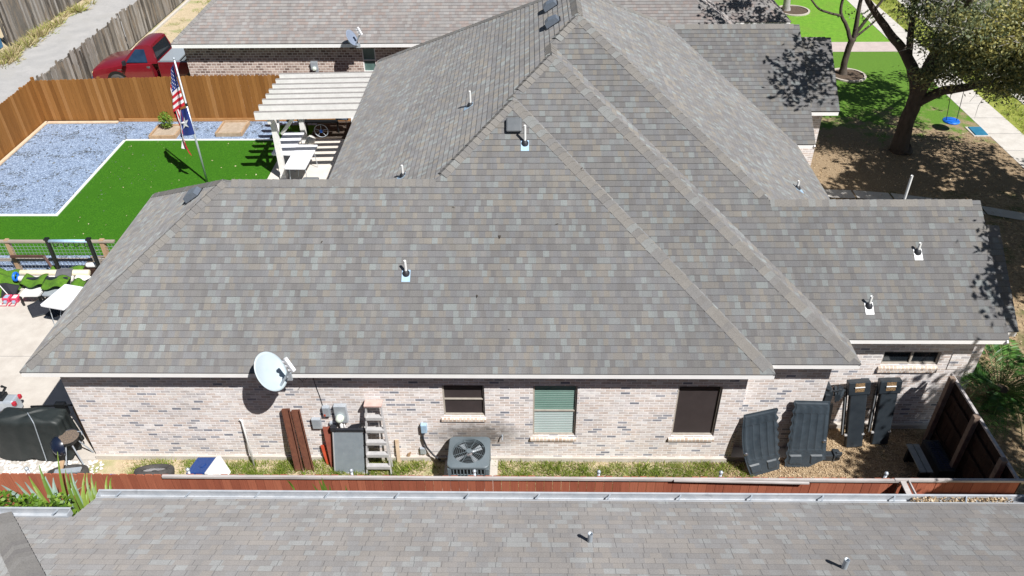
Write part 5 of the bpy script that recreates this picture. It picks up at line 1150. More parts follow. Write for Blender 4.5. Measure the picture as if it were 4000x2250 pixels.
# ------------------------------------------------ left yard
rk = thing('exercise_rack', 'black metal rack with a blue-grey top bar standing by the wire fence', 'rack', (0, 6.05, 0))
for x in (-.46, .62): b = MB(); b.beam((x, 6.0, 0), (x, 6.0, 1.42), .075, .075, (0, 1, 0)); b.box(x-.055, x+.055, 5.95, 6.06, 1.40, 1.44); b.build('upright', acdark, rk)
b = MB(); b.tube([(-.42, 6.0, 1.36), (.58, 6.0, 1.36)], .045, 10); b.build('top_bar', lead, rk, smooth=True)
for i in range(4):
    b = MB(); x = -.33+i*.27; b.tube([(x, 6.0, 1.33), (x+.02, 5.95, 1.22), (x+.12, 5.95, 1.24), (x+.15, 5.98, 1.3)], .012, 6); b.build('hook', acdark, rk)
b = MB(); b.beam((-1.95, 6.45, .58), (-1.05, 6.45, .58), .06, .06); b.beam((-1.05, 6.45, .58), (-.45, 5.9, .15), .06, .06); b.beam((-1.95, 6.45, .58), (-1.95, 6.45, .05), .06, .06); tagp(b, 'steel_handrail', M('dark_brown_steel', (.07, .035, .028), (.1, .05, .04), 6, .6), 'dark brown bent handrail leaning between the wire fence and the rack', 'handrail')
def roll(name, label, x0, x1, y, z, r, mat, cat='roll'):
    t = MB(); t.lathe([(0, 0), (r*.9, 0), (r, .01), (r, x1-x0-.01), (r*.9, x1-x0), (0, x1-x0)], 16, (x0, y, z), rotm('Y', 90)); return tag(t.build(name, mat, smooth=True), label, cat)
roll('vinyl_roll', 'cream vinyl roll lying along the wire fence, the upper roll', -1.46, .36, 5.92, .42, .085, creamm)
roll('canvas_roll', 'off-white canvas roll lying in front of the cream roll', -1.42, .0, 5.74, .36, .085, offw)
b = MB(); b.grid(lambda u, v: (-.50+.42*u+.10*v, 6.0-.36*v, .515-.01*v-.03*abs(v-.45)-.1*max(0, v-.8)), 6, 10); tagp(b, 'grey_cloth', greyc, 'grey cloth laid over the cream and canvas rolls', 'cloth', solid=.012)
t = thing('scrap_bench', 'low wooden trestle under the vinyl and canvas rolls', 'trestle', (-.6, 5.85, 0))
for x in (-1.3, -.1): b = MB(); b.box(x-.04, x+.04, 5.66, 6.02, 0, .27); b.build('leg', acdark, t)
b = MB(); b.box(-1.4, .2, 5.66, 6.02, .25, .275); b.build('top', greyrail, t)
b = MB(); b.tube([(-1.55+.0, 5.8+.1*math.cos(a), .38+.1*math.sin(a)) for a in [2*math.pi*i/16 for i in range(17)]], .035, 8, cap=False); tagp(b, 'blue_strap_coil', blue, 'coil of blue strap tied round the end of the turf pile', 'strap', smooth=True)
def heap(name, label, cx, cy, w_, d_, hh, seed, mat=turf2):
    rn = random.Random(seed); ph = [rn.uniform(0, 6) for _ in range(6)]; b = MB()
    def P(u, v):
        x = (u-.5)*2; y = (v-.5)*2; r_ = min(1, max(abs(x)**2.5, abs(y)**2.5)); f_ = (1-r_)**.45
        z = hh*f_*(.82+.13*math.sin(x*5+ph[0]+y*2)+.08*math.sin(y*9+ph[1])); return (cx+x*w_/2+.03*math.sin(y*5+ph[2]), cy+y*d_/2+.03*math.sin(x*6+ph[3]), max(z, 0)+.003)
    b.grid(P, 22, 16); return tagp(b, name, mat, label, 'turf', None, smooth=True)
heap('turf_pile', 'big folded pile of bright artificial turf at the left edge of the slab', -2.05, 5.85, .95, .95, .52, 3)
def lounge(label, x, y, seat):
    t = thing('lounge_chair', label, 'chair', (x, y, 0), 'black chairs loaded with turf offcuts')
    b = MB(); b.box(x-.25, x+.25, y-.22, y+.22, .28, .33); b.build('seat', seat, t); b = MB(); b.box(x-.27, x+.27, y+.2, y+.26, .3, .55); b.build('backrest', blackbox, t)
    for dx in (-.24, .24):
        for dy in (-.22, .22): b = MB(); b.beam((x+dx, y+dy, 0), (x+dx, y+dy, .3), .04, .04, (0, 1, 0)); b.build('leg', acdark, t)
lounge('black outdoor chair with a white seat under the left turf offcut', -.84, 5.28, pvc); lounge('black outdoor chair with a grey seat under the right turf offcut', -.27, 5.30, galv)
def drape(label, x0, x1, y0, y1, z, seed):
    ph = seed*1.7; b = MB(); b.grid(lambda u, v: (x0+(x1-x0)*u, y0+(y1-y0)*v+.03*math.sin(u*6+ph), z+.04*math.sin(u*7+ph)-.10*(1-v)**2-.05*v), 16, 8); tagp(b, 'turf_offcut', turf2, label, 'turf', None, smooth=True, solid=.02)
drape('olive green turf offcut draped over the left chair back', -1.13, -.56, 5.28, 5.66, .57, 1); drape('bright green turf offcut draped over the right chair back', -.56, .03, 5.20, 5.62, .56, 2)
drape('green turf offcut lying right of the rack foot', .05, .42, 5.35, 5.62, .46, 3); drape('strip of green turf lying behind the cream roll', -.75, .1, 5.98, 6.2, .45, 5)
t = thing('water_jug', 'white plastic jug with a blue cap lying by the rack', 'jug', (.35, 6.2, .4)); b = MB(); b.lathe([(0, 0), (.06, .01), (.07, .05), (.07, .28), (.03, .33), (.03, .34)], 14, (.18, 6.18, .48), rotm('Y', 86)); b.build('body', pvc, t, smooth=True); b = MB(); b.lathe([(.034, .33), (.034, .36), (0, .36)], 10, (.18, 6.18, .48), rotm('Y', 86)); b.build('cap', blue, t)
b = MB(); b.box(.0, .45, 6.08, 6.3, 0, .40); tagp(b, 'wood_crate', darkwood, 'dark wooden crate under the white jug by the rack', 'crate')
b = MB(); b.add([(.02, 5.75, .36), (.32, 5.68, .34), (.45, 5.82, .36), (.28, 5.9, .40), (.05, 5.86, .42)], [(0, 1, 2, 3, 4)]); tagp(b, 'paper_sheet', offw, 'crumpled white sheet at the right end of the canvas roll', 'sheet', solid=.006)
b = MB(); b.box(0.0, .40, 5.5, 5.85, 0, .33); tagp(b, 'dark_bin', acdark, 'dark open bin under the crumpled white sheet', 'bin')
ftb = dup(tb, (.47, 4.50, 0), 'white folding table half hidden by the left roof edge', R(-14), 1); ftb.scale = (1.0, .55, .98)
t = thing('mesh_tray', 'black plastic mesh tray lying crooked on the slab below the half-hidden table', 'tray', (-.4, 4.8, 0))
b = MB(); b.add([(-.85, 4.86, .12), (-.62, 5.1, .14), (-.1, 5.0, .1), (.1, 4.7, .03), (-.1, 4.56, .02), (-.35, 4.66, .03), (-.60, 4.55, .01)], [(0, 6, 5, 1), (1, 5, 2), (2, 5, 4, 3)]); b.build('tray_floor', darkmesh, t, solid=.02); b = MB(); b.tube([(-.85, 4.86, .14), (-.62, 5.1, .16), (-.1, 5.0, .12)], .012, 5); b.tube([(-.85, 4.86, .14), (-.60, 4.55, .03), (-.35, 4.66, .04)], .012, 5); b.build('rim', blackbox, t)
def pinkset(label, x):
    t = thing('ratchet_caddy', label, 'tool case', (x, 5.2, 0), 'pink-red tool cases'); b = MB(); b.box(x-.10, x+.09, 5.17, 5.38, 0, .13); b.build('case', pinkm, t, bevel=.02); b = MB(); b.box(x-.06, x+.05, 5.2, 5.33, .13, .138); b.build('label_plate', lead if x < -1.5 else pvc, t)
    b = MB(); b.tube([(x-.04, 5.17, .05), (x-.09, 5.02, .02), (x+.07, 5.02, .02), (x+.06, 5.17, .05)], .012, 6); b.build('handle', pinkm, t); b = MB(); b.box(x-.04, x+.03, 5.12, 5.17, .02, .08); b.build('latch', lead, t)
pinkset('pink-red tool case with a grey label on the slab, left one', -1.60); pinkset('pink-red tool case with a white label on the slab, right one', -1.38)
t = thing('pet_crate', 'dark wire mesh panel with a pale frame at the left edge of the slab', 'mesh panel', (-1.8, 5.5, 0)); b = MB(); b.add([(-2.3, 5.45, .35), (-1.65, 5.5, .40), (-1.35, 5.55, .28), (-1.5, 5.38, .02), (-2.3, 5.36, .02)], [(0, 1, 2, 3, 4)]); b.build('mesh', darkmesh, t, solid=.01); b = MB(); b.tube([(-2.3, 5.42, .38), (-1.78, 5.42, .40), (-1.6, 5.36, .05)], .012, 6); b.build('frame', pvc, t)
b = MB(); b.beam((-2.4, 5.03, .03), (-1.66, 5.05, .03), .05, .05); tagp(b, 'white_batten', pvc, 'white batten on the slab left of the pink tool cases', 'batten')

# covered grill
t = thing('covered_grill', 'barbecue grill under a draped black cover beside the kettle grill', 'grill', (1.9, .15, 0))
def cov(u, v):  # u around, v from top 0 to hem 1
    a = u*2*math.pi; ca, sa = math.cos(a), math.sin(a); k = max(abs(ca), abs(sa)); ex = .72; ey = .24
    sq = .75; rx = ca/k*sq+ca*(1-sq); ry = sa/k*sq+sa*(1-sq); fold = 1+.05*math.sin(a*9)*v+.03*math.sin(a*17+1)*v
    if v < .15: q = v/.15; return (1.93+rx*ex*q*.92, .16+ry*ey*q*.92, 1.10-.02*q*q+.02*math.sin(rx*5))
    q = (v-.15)/.85; zz_ = 1.07-q*1.0-.03*math.sin(a*5)*q; return (1.93+(rx*ex*(.93+.14*q))*fold-.1*q, .16+ry*ey*(.93+.35*q)*fold, max(zz_, .03))
b = MB(); b.grid(cov, 90, 16); b.build('cover', blackfab, t, smooth=True)
b = MB(); b.tube([Vector(cov(.80, v)) +Vector((.0, -.012, .01)) for v in [.0, .1, .16, .3, .45, .6, .75, .9, 1.0]], .009, 6); b.build('piping', galv, t)
b = MB(); b.lathe([(0, -.03), (.05, -.03), (.06, 0), (.05, .03), (0, .03)], 14, (1.33, -.06, .06), rotm('X', 90)); b.build('caster', M('grey_green_caster', (.16, .18, .15)), t)
t = thing('kettle_grill', 'open round charcoal grill on silver legs by the house corner', 'grill', (2.72, -.15, 0))
KC = (2.72, -.10, .72)
b = MB(); b.lathe([(.0, -.19), (.08, -.18), (.16, -.11), (.205, 0), (.215, 0.01), (.2, 0), (.15, -.10), (0, -.16)], 26, KC); b.build('bowl', rubber, t, smooth=True)
b = MB(); b.lathe([(0, .0), (.195, .0)], 26, (KC[0], KC[1], KC[2]-.01)); b.build('grate', M('rusty_grate', (.20, .15, .11), (.10, .08, .07), 45, .9, lo=.45, hi=.55), t)
mt_ = rotm('Z', -35) @ rotm('X', 78); b = MB(); b.lathe([(.205, 0), (.19, .05), (.13, .12), (0, .15), (0, .14), (.12, .11), (.18, .04), (.2, 0)], 24, (2.60, -.27, .64), mt_); b.build('lid', M('navy_enamel', (.01, .016, .035), None, 3, .3), t, smooth=True)
for (p, q) in (((2.78, -.18, .58), (2.93, -.30, .02)), ((2.66, -.18, .58), (2.60, -.40, .06)), ((2.76, .0, .58), (2.9, .12, .02))): b = MB(); b.tube([p, q], .014, 8); b.build('leg', galv, t)
b = MB(); b.lathe([(0, -.02), (.06, -.02), (.06, .02), (0, .02)], 14, (2.94, -.33, .06), rotm('X', 90)); b.build('wheel', M('purple_grey_wheel', (.15, .12, .15)), t)
b = MB(); b.tube([(2.86, .02, .74), (2.95, .0, .76), (2.99, -.06, .74)], .012, 6); b.build('handle', galv, t)
t = thing('garden_gate', 'stout tan gate post with a dark rail at the house corner', 'gate', (2.72, .52, 0)); b = MB(); b.box(2.66, 2.78, .42, .55, 0, 1.0); b.build('post', tanwood, t); b = MB(); b.beam((1.75, .5, .95), (2.66, .5, 1.0), .03, .03); b.box(2.25, 2.45, .48, .58, .7, 1.02); b.build('rail', acdark, t); b = MB(); b.box(2.78, 3.0, .45, .5, .05, .9); b.build('panel', acdark, t)
t = thing('wet_vacuum', 'grey and red wheeled tool cart at the left edge behind the covered grill', 'cart', (.6, 1.35, 0)); b = MB(); b.box(.35, .82, 1.15, 1.42, .05, .42); b.build('body', galv, t, bevel=.05); b = MB(); b.box(.78, .86, 1.14, 1.22, .3, .4); b.box(.78, .86, 1.36, 1.44, .3, .4); b.build('trim', M('red_trim', (.45, .02, .04)), t, bevel=.02); b = MB(); b.box(.30, .60, 1.18, 1.40, .42, .5); b.tube([(.55, 1.3, .5), (.62, 1.4, .62), (.5, 1.45, .6)], .03, 8); b.build('handle', acdark, t)
for x in (.42, .78): b = MB(); b.lathe([(0, -.02), (.08, -.02), (.08, .02), (0, .02)], 14, (x, 1.13, .08), rotm('X', 90)); b.build('wheel', rubber, t)
b = MB(); b.box(.7, 1.32, .0, .3, 0, .07); tagp(b, 'paver_block', M('white_slab', (.62, .62, .60)), 'pale flat slab by the caster of the covered grill', 'slab')
# tyres
def tyre_thing(label, x, y, z, rx, r=.33, tilt=0, rz=0):
    t = thing('old_tyre', label, 'tyre', (x, y, 0), 'old wheels leaning by the red fence'); mt_ = rotm('Z', rz) @ rotm('X', rx) @ rotm('Y', tilt)
    b = MB(); pr = [(.20, -.06), (.22, -.09), (.28, -.105), (.32, -.09), (.335, -.04), (.335, .04), (.32, .09), (.28, .105), (.22, .09), (.20, .06), (.20, -.06)]
    b.lathe([(p*r/.335, z_) for p, z_ in pr], 36, (x, y, z), mt_); b.build('tyre', tyre, t, smooth=True)
    b = MB(); b.lathe([(.205*r/.335, -.05), (.19*r/.335, -.02), (.10, .0), (.05, -.03), (0, -.03)], 20, (x, y, z), mt_); rm = b.build('rim', chrome, t, smooth=True)
    b = MB(); b.lathe([(0, -.045), (.04, -.045), (.045, -.02)], 12, (x, y, z), mt_); b.build('hub_cap', rubber, rm)
tyre_thing('old tyre lying under the kettle grill on the white stones', 2.78, -.62, .20, 150, .37); tyre_thing('old tyre tilted behind the teal cover near the blue cooler', 4.50, -.60, .24, 145, .37)
b = MB(); b.beam((2.62, -.72, .38), (3.12, -.66, .40), .12, .03); tagp(b, 'grey_plank', galv, 'short grey plank lying across the tyre below the kettle grill', 'plank')
b = MB(); b.beam((2.66, -.45, .40), (2.72, -.72, .36), .08, .04); tagp(b, 'wood_block', tanwood, 'short brown stick propped between the kettle grill and the tyre', 'stick')
b = MB(); b.lathe([(0, .14), (.10, .13), (.17, .08), (.19, .02), (.185, 0)], 22, (3.58, -.62, 0), None, 0, 1, .75); tagp(b, 'blue_bowl', blue, 'upturned bright blue plastic tub near the red fence', 'tub', smooth=True)
b = MB(); b.grid(lambda u, v: (4.45+.95*u, -1.0+.25*v, .34*math.sin(math.pi*min(max(u, .0), 1))**.5*(.8+.2*math.sin(v*3))*(.6+.4*v)+.02), 16, 6); tagp(b, 'teal_cover', teal, 'dark teal cover draped low between the tyre and the blue cooler', 'cover', smooth=True, solid=.01)
ck = thing('cool_box', 'blue cooler with a white lid tipped on its side behind the red fence', 'cooler', (5.6, -.7, 0))
fm = Matrix.Translation((5.60, -.66, .33)) @ rotm('Z', -14) @ rotm('Y', 74) @ Matrix.Scale(1.25, 4)
b = MB(); b.box(-.17, .17, -.17, .17, -.22, .16, mat=fm); b.build('body', bluec, ck, bevel=.02); b = MB(); b.box(-.185, .185, -.185, .185, .16, .24, mat=fm); b.build('lid', pvc, ck, bevel=.02); b = MB(); b.lathe([(.05, 0), (.05, .01), (0, .01)], 14, tuple(fm @ Vector((-.17, 0, 0))), fm.to_3x3().to_4x4() @ rotm('Y', -90)); b.build('emblem_plate', bluec, ck)
b = MB(); b.grid(lambda u, v: (9.0+.85*u, -1.55+.2*v, .10+.02*math.sin(u*20)+.02*math.sin(v*7+u*9)), 16, 4); tagp(b, 'blue_tarp', M('light_blue_tarp', (.05, .32, .62)), 'scrap of light blue tarp behind the red fence left of the air conditioner', 'tarp', solid=.008)
# ------------------------------------------------ planting
def ico_rocks(name, pts, sizes, mat, label):
    base = [(0, 0, 1), (.9, 0, .3), (.28, .85, .3), (-.72, .53, .3), (-.72, -.53, .3), (.28, -.85, .3), (0, 0, -.4)]
    fc = [(0, 1, 2), (0, 2, 3), (0, 3, 4), (0, 4, 5), (0, 5, 1), (6, 2, 1), (6, 3, 2), (6, 4, 3), (6, 5, 4), (6, 1, 5)]
    B = np.array(base); N = len(pts); V = []; F = []
    for i in range(N):
        a = rng.random()*6.28; c_, s_ = math.cos(a), math.sin(a); q = B*(1+.3*rng.normal(size=(7, 1)))*[1, .65+.3*rng.random(), .5]*sizes[i]
        q = q @ np.array([[c_, s_, 0], [-s_, c_, 0], [0, 0, 1]]); V.append(q+pts[i]); F += [tuple(k+7*i for k in f_) for f_ in fc]
    me = bpy.data.meshes.new(name); me.from_pydata(np.concatenate(V).tolist(), [], F); me.materials.append(mat); ob = bpy.data.objects.new(name, me); C.objects.link(ob)
    return tag(ob, label, 'stones', None, 'stuff')
N = 2600; x = rng.random(N)*5.0-1.4; y = -1.88+rng.random(N)*1.78; k = (x < 2.9+.5*rng.random(N))
pts = np.stack([x, y, np.full(N, .005)], 1)[k]; ico_rocks('white_stones', pts, .028+.03*rng.random(len(pts)), rockm, 'bed of white stones between the slab and the red fence at bottom left')
patch('stone_bed', [(-1.6, -1.9), (3.05, -1.9), (2.95, -.07), (-1.6, -.07)], -.004, M('pale_grit', (.40, .37, .33), (.52, .49, .45), 20, 1, bmp=.01))
# side yard grass
def tufts(name, cx, cy, n_, rad, hgt, mat, label, shade=(0, 1), z=0):
    cen = []; dr = []; sz = []; sh = []
    for (a, b_) in zip(cx, cy):
        m_ = int(n_*(.6+.8*rng.random())); r_ = rad*(.5+rng.random()); off = rng.normal(size=(m_, 2))*r_*.45
        cen.append(np.stack([a+off[:, 0], b_+off[:, 1], np.full(m_, z)], 1)); d = np.stack([off[:, 0]*6+rng.normal(size=m_)*.5, off[:, 1]*6+rng.normal(size=m_)*.5, .8+.5*rng.random(m_)], 1); dr.append(d)
        sz.append(hgt*(.5+.8*rng.random(m_))*(.7+.6*rng.random())); s0 = shade[0]+(shade[1]-shade[0])*rng.random(); sh.append(np.clip(s0+.2*rng.normal(size=m_), 0, 1))
    o_ = scatter_mesh(name, np.concatenate(cen), np.concatenate(sz), .13, mat, np.concatenate(dr), np.concatenate(sh), tri=True); return tag(o_, label, 'grass', None, 'stuff')
n_ = 2900; cx = 3.9+rng.random(n_)*12.3; cy = -1.85+rng.random(n_)*1.75; keep = (np.sin(cx*2.3)+np.sin(cx*5.1+cy*3)+np.sin(cy*4+1) > -1.5-.5*(cx > 11.3)); cx, cy = cx[keep], cy[keep]
k2 = ~((cx > 10.1) & (cx < 11.3) & (cy > -1.0)); tufts('side_yard_grass', cx[k2], cy[k2], 38, .15, .085, grassb, 'patchy green and straw-coloured grass along the foot of the brick wall', (.2, .62))
n_ = 14; tufts('tall_weeds', np.array([6.9, 4.9, 5.1, 5.05, 4.2, 3.9, 7.4, 8.3, 12.9, 14.2, 9.4, 5.3, 6.35, 15.8]), np.array([-.35, -.4, -.3, -.25, -.5, -.6, -.4, -.6, -.15, -.2, -.3, -.2, -.2, -.5]), 16, .08, .15, grassb, 'taller green weeds growing at the foot of the brick wall', (.2, .5))
def litter(name, x0, x1, y0, y1, N, s0, label, sh=(0, 1), z=.0, mat=litterm):
    cc = np.stack([x0+rng.random(N)*(x1-x0), y0+rng.random(N)*(y1-y0), z+.002+.012*rng.random(N)], 1)
    return tag(scatter_mesh(name, cc, s0*(.6+.8*rng.random(N)), .45, mat, flat=.75, shade=sh[0]+(sh[1]-sh[0])*rng.random(N)), label, 'litter', None, 'stuff')
litter('leaf_mulch', 15.0, 20.05, -1.88, .95, 22000, .034, 'tan leaf litter covering the ground below the bed liners and side boxes', (.2, 1))
litter('straw_litter', 3.6, 15.2, -1.88, -.02, 14000, .034, 'straw-coloured dead grass scattered along the narrow side yard', (.35, 1))
litter('front_yard_litter', 20.3, 27.8, -2.5, 15.0, 16000, .06, 'fallen leaves strewn over the shaded front yard', (0, .8))
litter('pale_petals', -2.2, 3.3, 7.5, 14.4, 90, .05, 'few pale leaves scattered on the artificial turf', (.8, 1), .02)
litter('gravel_debris', -5.8, -.2, 9.6, 15.9, 260, .09, 'dark leaf scraps scattered over the blue-grey gravel', (0, .06), .0, M('dark_scraps', (.07, .075, .07), (.12, .12, .11)))
# weeds by the alley
n_ = 70; tufts('alley_weeds', -11.2+rng.random(n_)*.7, 21+rng.random(n_)*18, 80, .35, .35, grassb, 'dry yellow weeds along the far edge of the alley', (.8, 1.0))
n_ = 50; tufts('dry_yard_grass', -5.4+rng.random(n_)*3.8, 22+rng.random(n_)*13, 50, .3, .12, grassb, 'dry grass patches behind the pickup beside the rosy roof', (.4, .95))
n_ = 900; tufts('verge_tufts', 29.2+rng.random(n_)*1.1, 11+rng.random(n_)*25, 14, .2, .12, grassb, 'bright grass tufts on the strip between sidewalk and kerb', (.2, .65))

def limb(mb, pts):  # smooth tapered limb through (x,y,z,r)
    P = [Vector(p[:3]) for p in pts]; out = []; rs = []
    for i in range(len(P)-1):
        p0 = P[max(i-1, 0)]; p1 = P[i]; p2 = P[i+1]; p3 = P[min(i+2, len(P)-1)]
        for k in range(4):
            t = k/4; out.append(.5*((2*p1)+(p2-p0)*t+(2*p0-5*p1+4*p2-p3)*t*t+(3*p1-p0-3*p2+p3)*t**3)+Vector([random.uniform(-.03, .03)*pts[i][3]*3]*3)); rs.append(pts[i][3]*(1-t)+pts[i+1][3]*t)
    out.append(P[-1]); rs.append(pts[-1][3]); mb.tube(out, rs, 10)
def crown(clumps, size, asp, mat, parent, name='crown', sub=26):
    cc = []; sh = []; sz = []
    for (x, y, z, rx, ry, rz, n_, s_) in clumps:
        ns = max(3, int(n_/sub)); d = rng.normal(size=(ns, 3)); d /= np.linalg.norm(d, axis=1)[:, None]; d *= (rng.random(ns)**.45)[:, None]
        sc_ = d*[rx, ry, rz]+[x, y, z]; sr = .16+.26*rng.random(ns)
        for i in range(ns):
            m_ = int(sub*(.4+1.2*rng.random())); q = rng.normal(size=(m_, 3))*sr[i]*[.6, .6, .38]
            cc.append(sc_[i]+q); b0 = s_+.28*rng.normal()*.6; sh.append(np.clip(b0+.13*rng.normal(size=m_), 0, 1)); sz.append(size*(.6+.8*rng.random(m_)))
    return scatter_mesh(name, np.concatenate(cc), np.concatenate(sz), asp, mat, shade=np.concatenate(sh), parent=parent)
def twigs(mb, clumps, n_, L=1.2, r=.009):
    for i in range(n_):
        x, y, z, rx, ry, rz = clumps[i % len(clumps)][:6]; d = rng.normal(size=3); d /= np.linalg.norm(d); p = Vector((x, y, z))+Vector((d[0]*rx*.5, d[1]*ry*.5, d[2]*rz*.5)); e = Vector(rng.normal(size=3)*[1, 1, .55]).normalized()*L*(.5+rng.random())
        mb.tube([p, p+e*.35+Vector(rng.normal(size=3)*.06), p+e*.7+Vector(rng.normal(size=3)*.09), p+e], [r*1.8, r*1.3, r, r*.5], 4, cap=False)
oak = thing('oak_tree', 'big dark-trunked oak with a wide crown shading the front yard at the upper right', 'tree', (24.35, 13.6, 0))
b = MB()
limb(b, [(24.40, 13.6, -.05, .40), (24.33, 13.6, .25, .29), (24.30, 13.6, 1.03, .24), (24.36, 13.6, 1.7, .235), (24.33, 13.6, 2.35, .22), (24.2, 13.65, 2.8, .17)])
b.build('trunk', bark, oak, smooth=True)
LB = [[(24.33, 13.6, 2.1, .22), (24.0, 13.7, 2.9, .18), (23.4, 13.8, 3.6, .14), (22.7, 13.9, 4.3, .115), (21.9, 13.6, 5.2, .08), (21.0, 13.0, 6.4, .05)],
      [(23.85, 13.75, 3.05, .12), (23.72, 13.8, 3.8, .10), (23.6, 13.9, 4.8, .08), (23.2, 13.6, 6.2, .05)],
      [(24.4, 13.6, 2.1, .23), (24.45, 13.5, 3.1, .20), (24.6, 13.3, 4.4, .16), (24.3, 12.6, 6.2, .1)],
      [(24.42, 13.55, 1.75, .16), (25.1, 13.45, 2.2, .145), (25.9, 13.3, 2.42, .12), (27, 12.9, 3.1, .09), (28.6, 12.2, 4.2, .05)],
      [(24.45, 13.7, 2.15, .17), (25.0, 13.9, 2.8, .13), (25.8, 14.2, 3.05, .11), (27.2, 14.6, 3.9, .08), (29, 15, 5.2, .05)],
      [(24.5, 13.5, 2.9, .15), (25.6, 13.2, 4.3, .11), (27.2, 12.4, 5.8, .07)], [(25.0, 13.9, 2.8, .09), (25.5, 14.6, 4.0, .08), (26.4, 15.4, 5.6, .05)],
      [(24.5, 13.2, 4.4, .11), (24.0, 11.6, 5.6, .08), (22.6, 9.8, 7.2, .05)]]
for pts in LB: b = MB(); limb(b, pts); b.build('limb', bark, oak, smooth=True)
CL = [(26.6, 12.2, 3.75, 1.1, .9, .6, 3200, .45), (25.5, 12.3, 4.2, 1.3, 1.0, .75, 4400, .45), (24.5, 12.6, 4.1, .9, .7, .6, 2100, .4), (24.2, 11.8, 5.0, 1.2, 1.0, .7, 2800, .5), (26.1, 11.3, 4.9, 1.6, 1.1, .85, 5000, .85),
      (27.3, 13.4, 4.7, 1.5, 1.2, .9, 3400, .5), (27.0, 12.3, 2.75, .55, .4, .28, 380, .3), (26.5, 12.9, 3.1, .5, .35, .25, 260, .3), (28.2, 12.0, 3.6, .9, .8, .7, 1300, .45), (24.6, 13.8, 5.4, 1.4, 1.2, .7, 1800, .45), (23.4, 13.2, 5.5, 1.0, .8, .5, 800, .4),
      (24.25, 13.3, 4.0, .7, .5, .5, 1100, .4), (24.9, 12.3, 3.5, .8, .6, .4, 1300, .4), (26.2, 12.0, 3.2, .8, .6, .4, 1100, .5), (23.8, 13.5, 4.7, .9, .6, .5, 1300, .5), (24.6, 12.9, 2.9, .55, .4, .4, 600, .5), (25.2, 12.6, 3.2, .7, .5, .4, 1100, .5), (25.0, 12.0, 3.9, 1.0, .8, .5, 2000, .6), (25.9, 11.9, 3.0, .7, .45, .3, 800, .5), (27.2, 12.8, 2.5, .5, .45, .25, 380, .4), (26.3, 12.6, 2.45, .45, .35, .2, 220, .4), (26.3, 13.3, 4.6, 1.3, 1.0, .6, 2200, .55), (25.3, 14.2, 3.7, .4, .35, .25, 90, .3), (23.9, 13.0, 2.8, .45, .4, .35, 260, .5), (24.8, 12.9, 3.3, .5, .35, .3, 420, .45), (26.9, 11.0, 4.1, .9, .7, .6, 1500, .7)]
CH = [(24.2, 14.2, 7.0, 2.0, 2.6, 1.0, 6500, .55), (26.0, 15.9, 6.6, 1.6, 1.4, .7, 2400, .5), (27.6, 14.7, 6.3, 1.3, 1.1, .6, 1600, .5), (22.9, 10.6, 7.3, 1.6, 1.7, .8, 2000, .5), (22.2, 8.4, 8.0, 1.4, 1.3, .7, 1100, .5), (30, 9.2, 6.3, 1.6, 1.6, .9, 1300, .5), (22.0, 12.2, 7.4, 1.1, 1.1, .6, 1000, .5), (22.8, 17.4, 7.2, 2.0, 2.2, .8, 1500, .5), (20.9, 15.8, 6.5, 1.2, 1.6, .7, 900, .4), (29, 15.5, 6, 2, 2, 1.2, 1700, .5)]
CL = [(*c_[:7], min(.95, c_[7]+.14)) for c_ in CL]
crown(CL, .105, .5, oakleaf, oak); crown(CH, .19, .5, oakleaf, oak)
b = MB(); twigs(b, CL[:8], 170, 1.1, .008); twigs(b, [CL[4], CL[5]], 22, 1.8, .015); b.build('twigs', twigm, oak)
def tree_off(label, x, y, cl, hh, ls=.25):
    t = thing('shade_tree', label, 'tree', (x, y, 0)); b = MB(); limb(b, [(x, y, -.05, .32), (x, y, .5, .24), (x+.1, y, hh*.5, .2), (x-.1, y+.1, hh, .12)]); b.build('trunk', bark, t, smooth=True)
    for c_ in cl: b = MB(); limb(b, [(x, y, hh*.55, .12), ((x+c_[0])/2, (y+c_[1])/2, (hh*.6+c_[2])/2+.3, .08), (c_[0], c_[1], c_[2], .04)]); b.build('limb', bark, t, smooth=True)
    crown(cl, ls, .6, oakleaf, t, sub=18)
tree_off('shade tree by the street, its dappled shadow falling over the front yard soil', 28.4, 4.2, [(28.2, 4.6, 6.4, 2.9, 2.9, 1.1, 8500, .5), (27.3, 9.0, 5.9, 1.4, 1.1, .6, 1500, .5), (26.4, 6.2, 6.8, 2.2, 1.8, .8, 3600, .5), (26.6, 8.3, 5.8, 1.6, 1.2, .6, 1500, .5), (25.7, 3.2, 7.0, 1.6, 1.4, .7, 1100, .5), (29.5, 7.4, 6.2, 1.8, 1.6, .8, 1800, .5), (26.0, 1.0, 7.3, 1.3, 1.1, .6, 450, .5), (31, 5.6, 6.4, 1.8, 2, .9, 900, .5)], 5)
tree_off('shade tree beyond the end of the red fence, darkening the right-hand corner', 25.2, -5.2, [(24.6, -5.3, 7.0, 1.6, 1.4, .9, 2200, .5), (22.8, -4.0, 6.1, 1.1, .8, .5, 4200, .5), (21.7, -4.5, 5.4, .9, .5, .35, 3800, .5), (22.3, -3.5, 5.3, .6, .5, .3, 1300, .5), (23.3, -2.6, 6.2, .7, .6, .4, 900, .5), (24.9, -1.7, 6.2, 1.2, 1.1, .5, 700, .5), (23.1, .6, 6.7, .6, 1.4, .3, 1700, .5), (25.0, -3.0, 7.2, 1.5, 1.2, .8, 1800, .5), (22.6, -2.3, 6.6, .7, .6, .4, 130, .5), (26.5, -5.0, 7.5, 1.4, 1.4, .8, 500, .5), (23.6, -.9, 7.4, .8, .7, .4, 400, .5)], 5.5, .15)
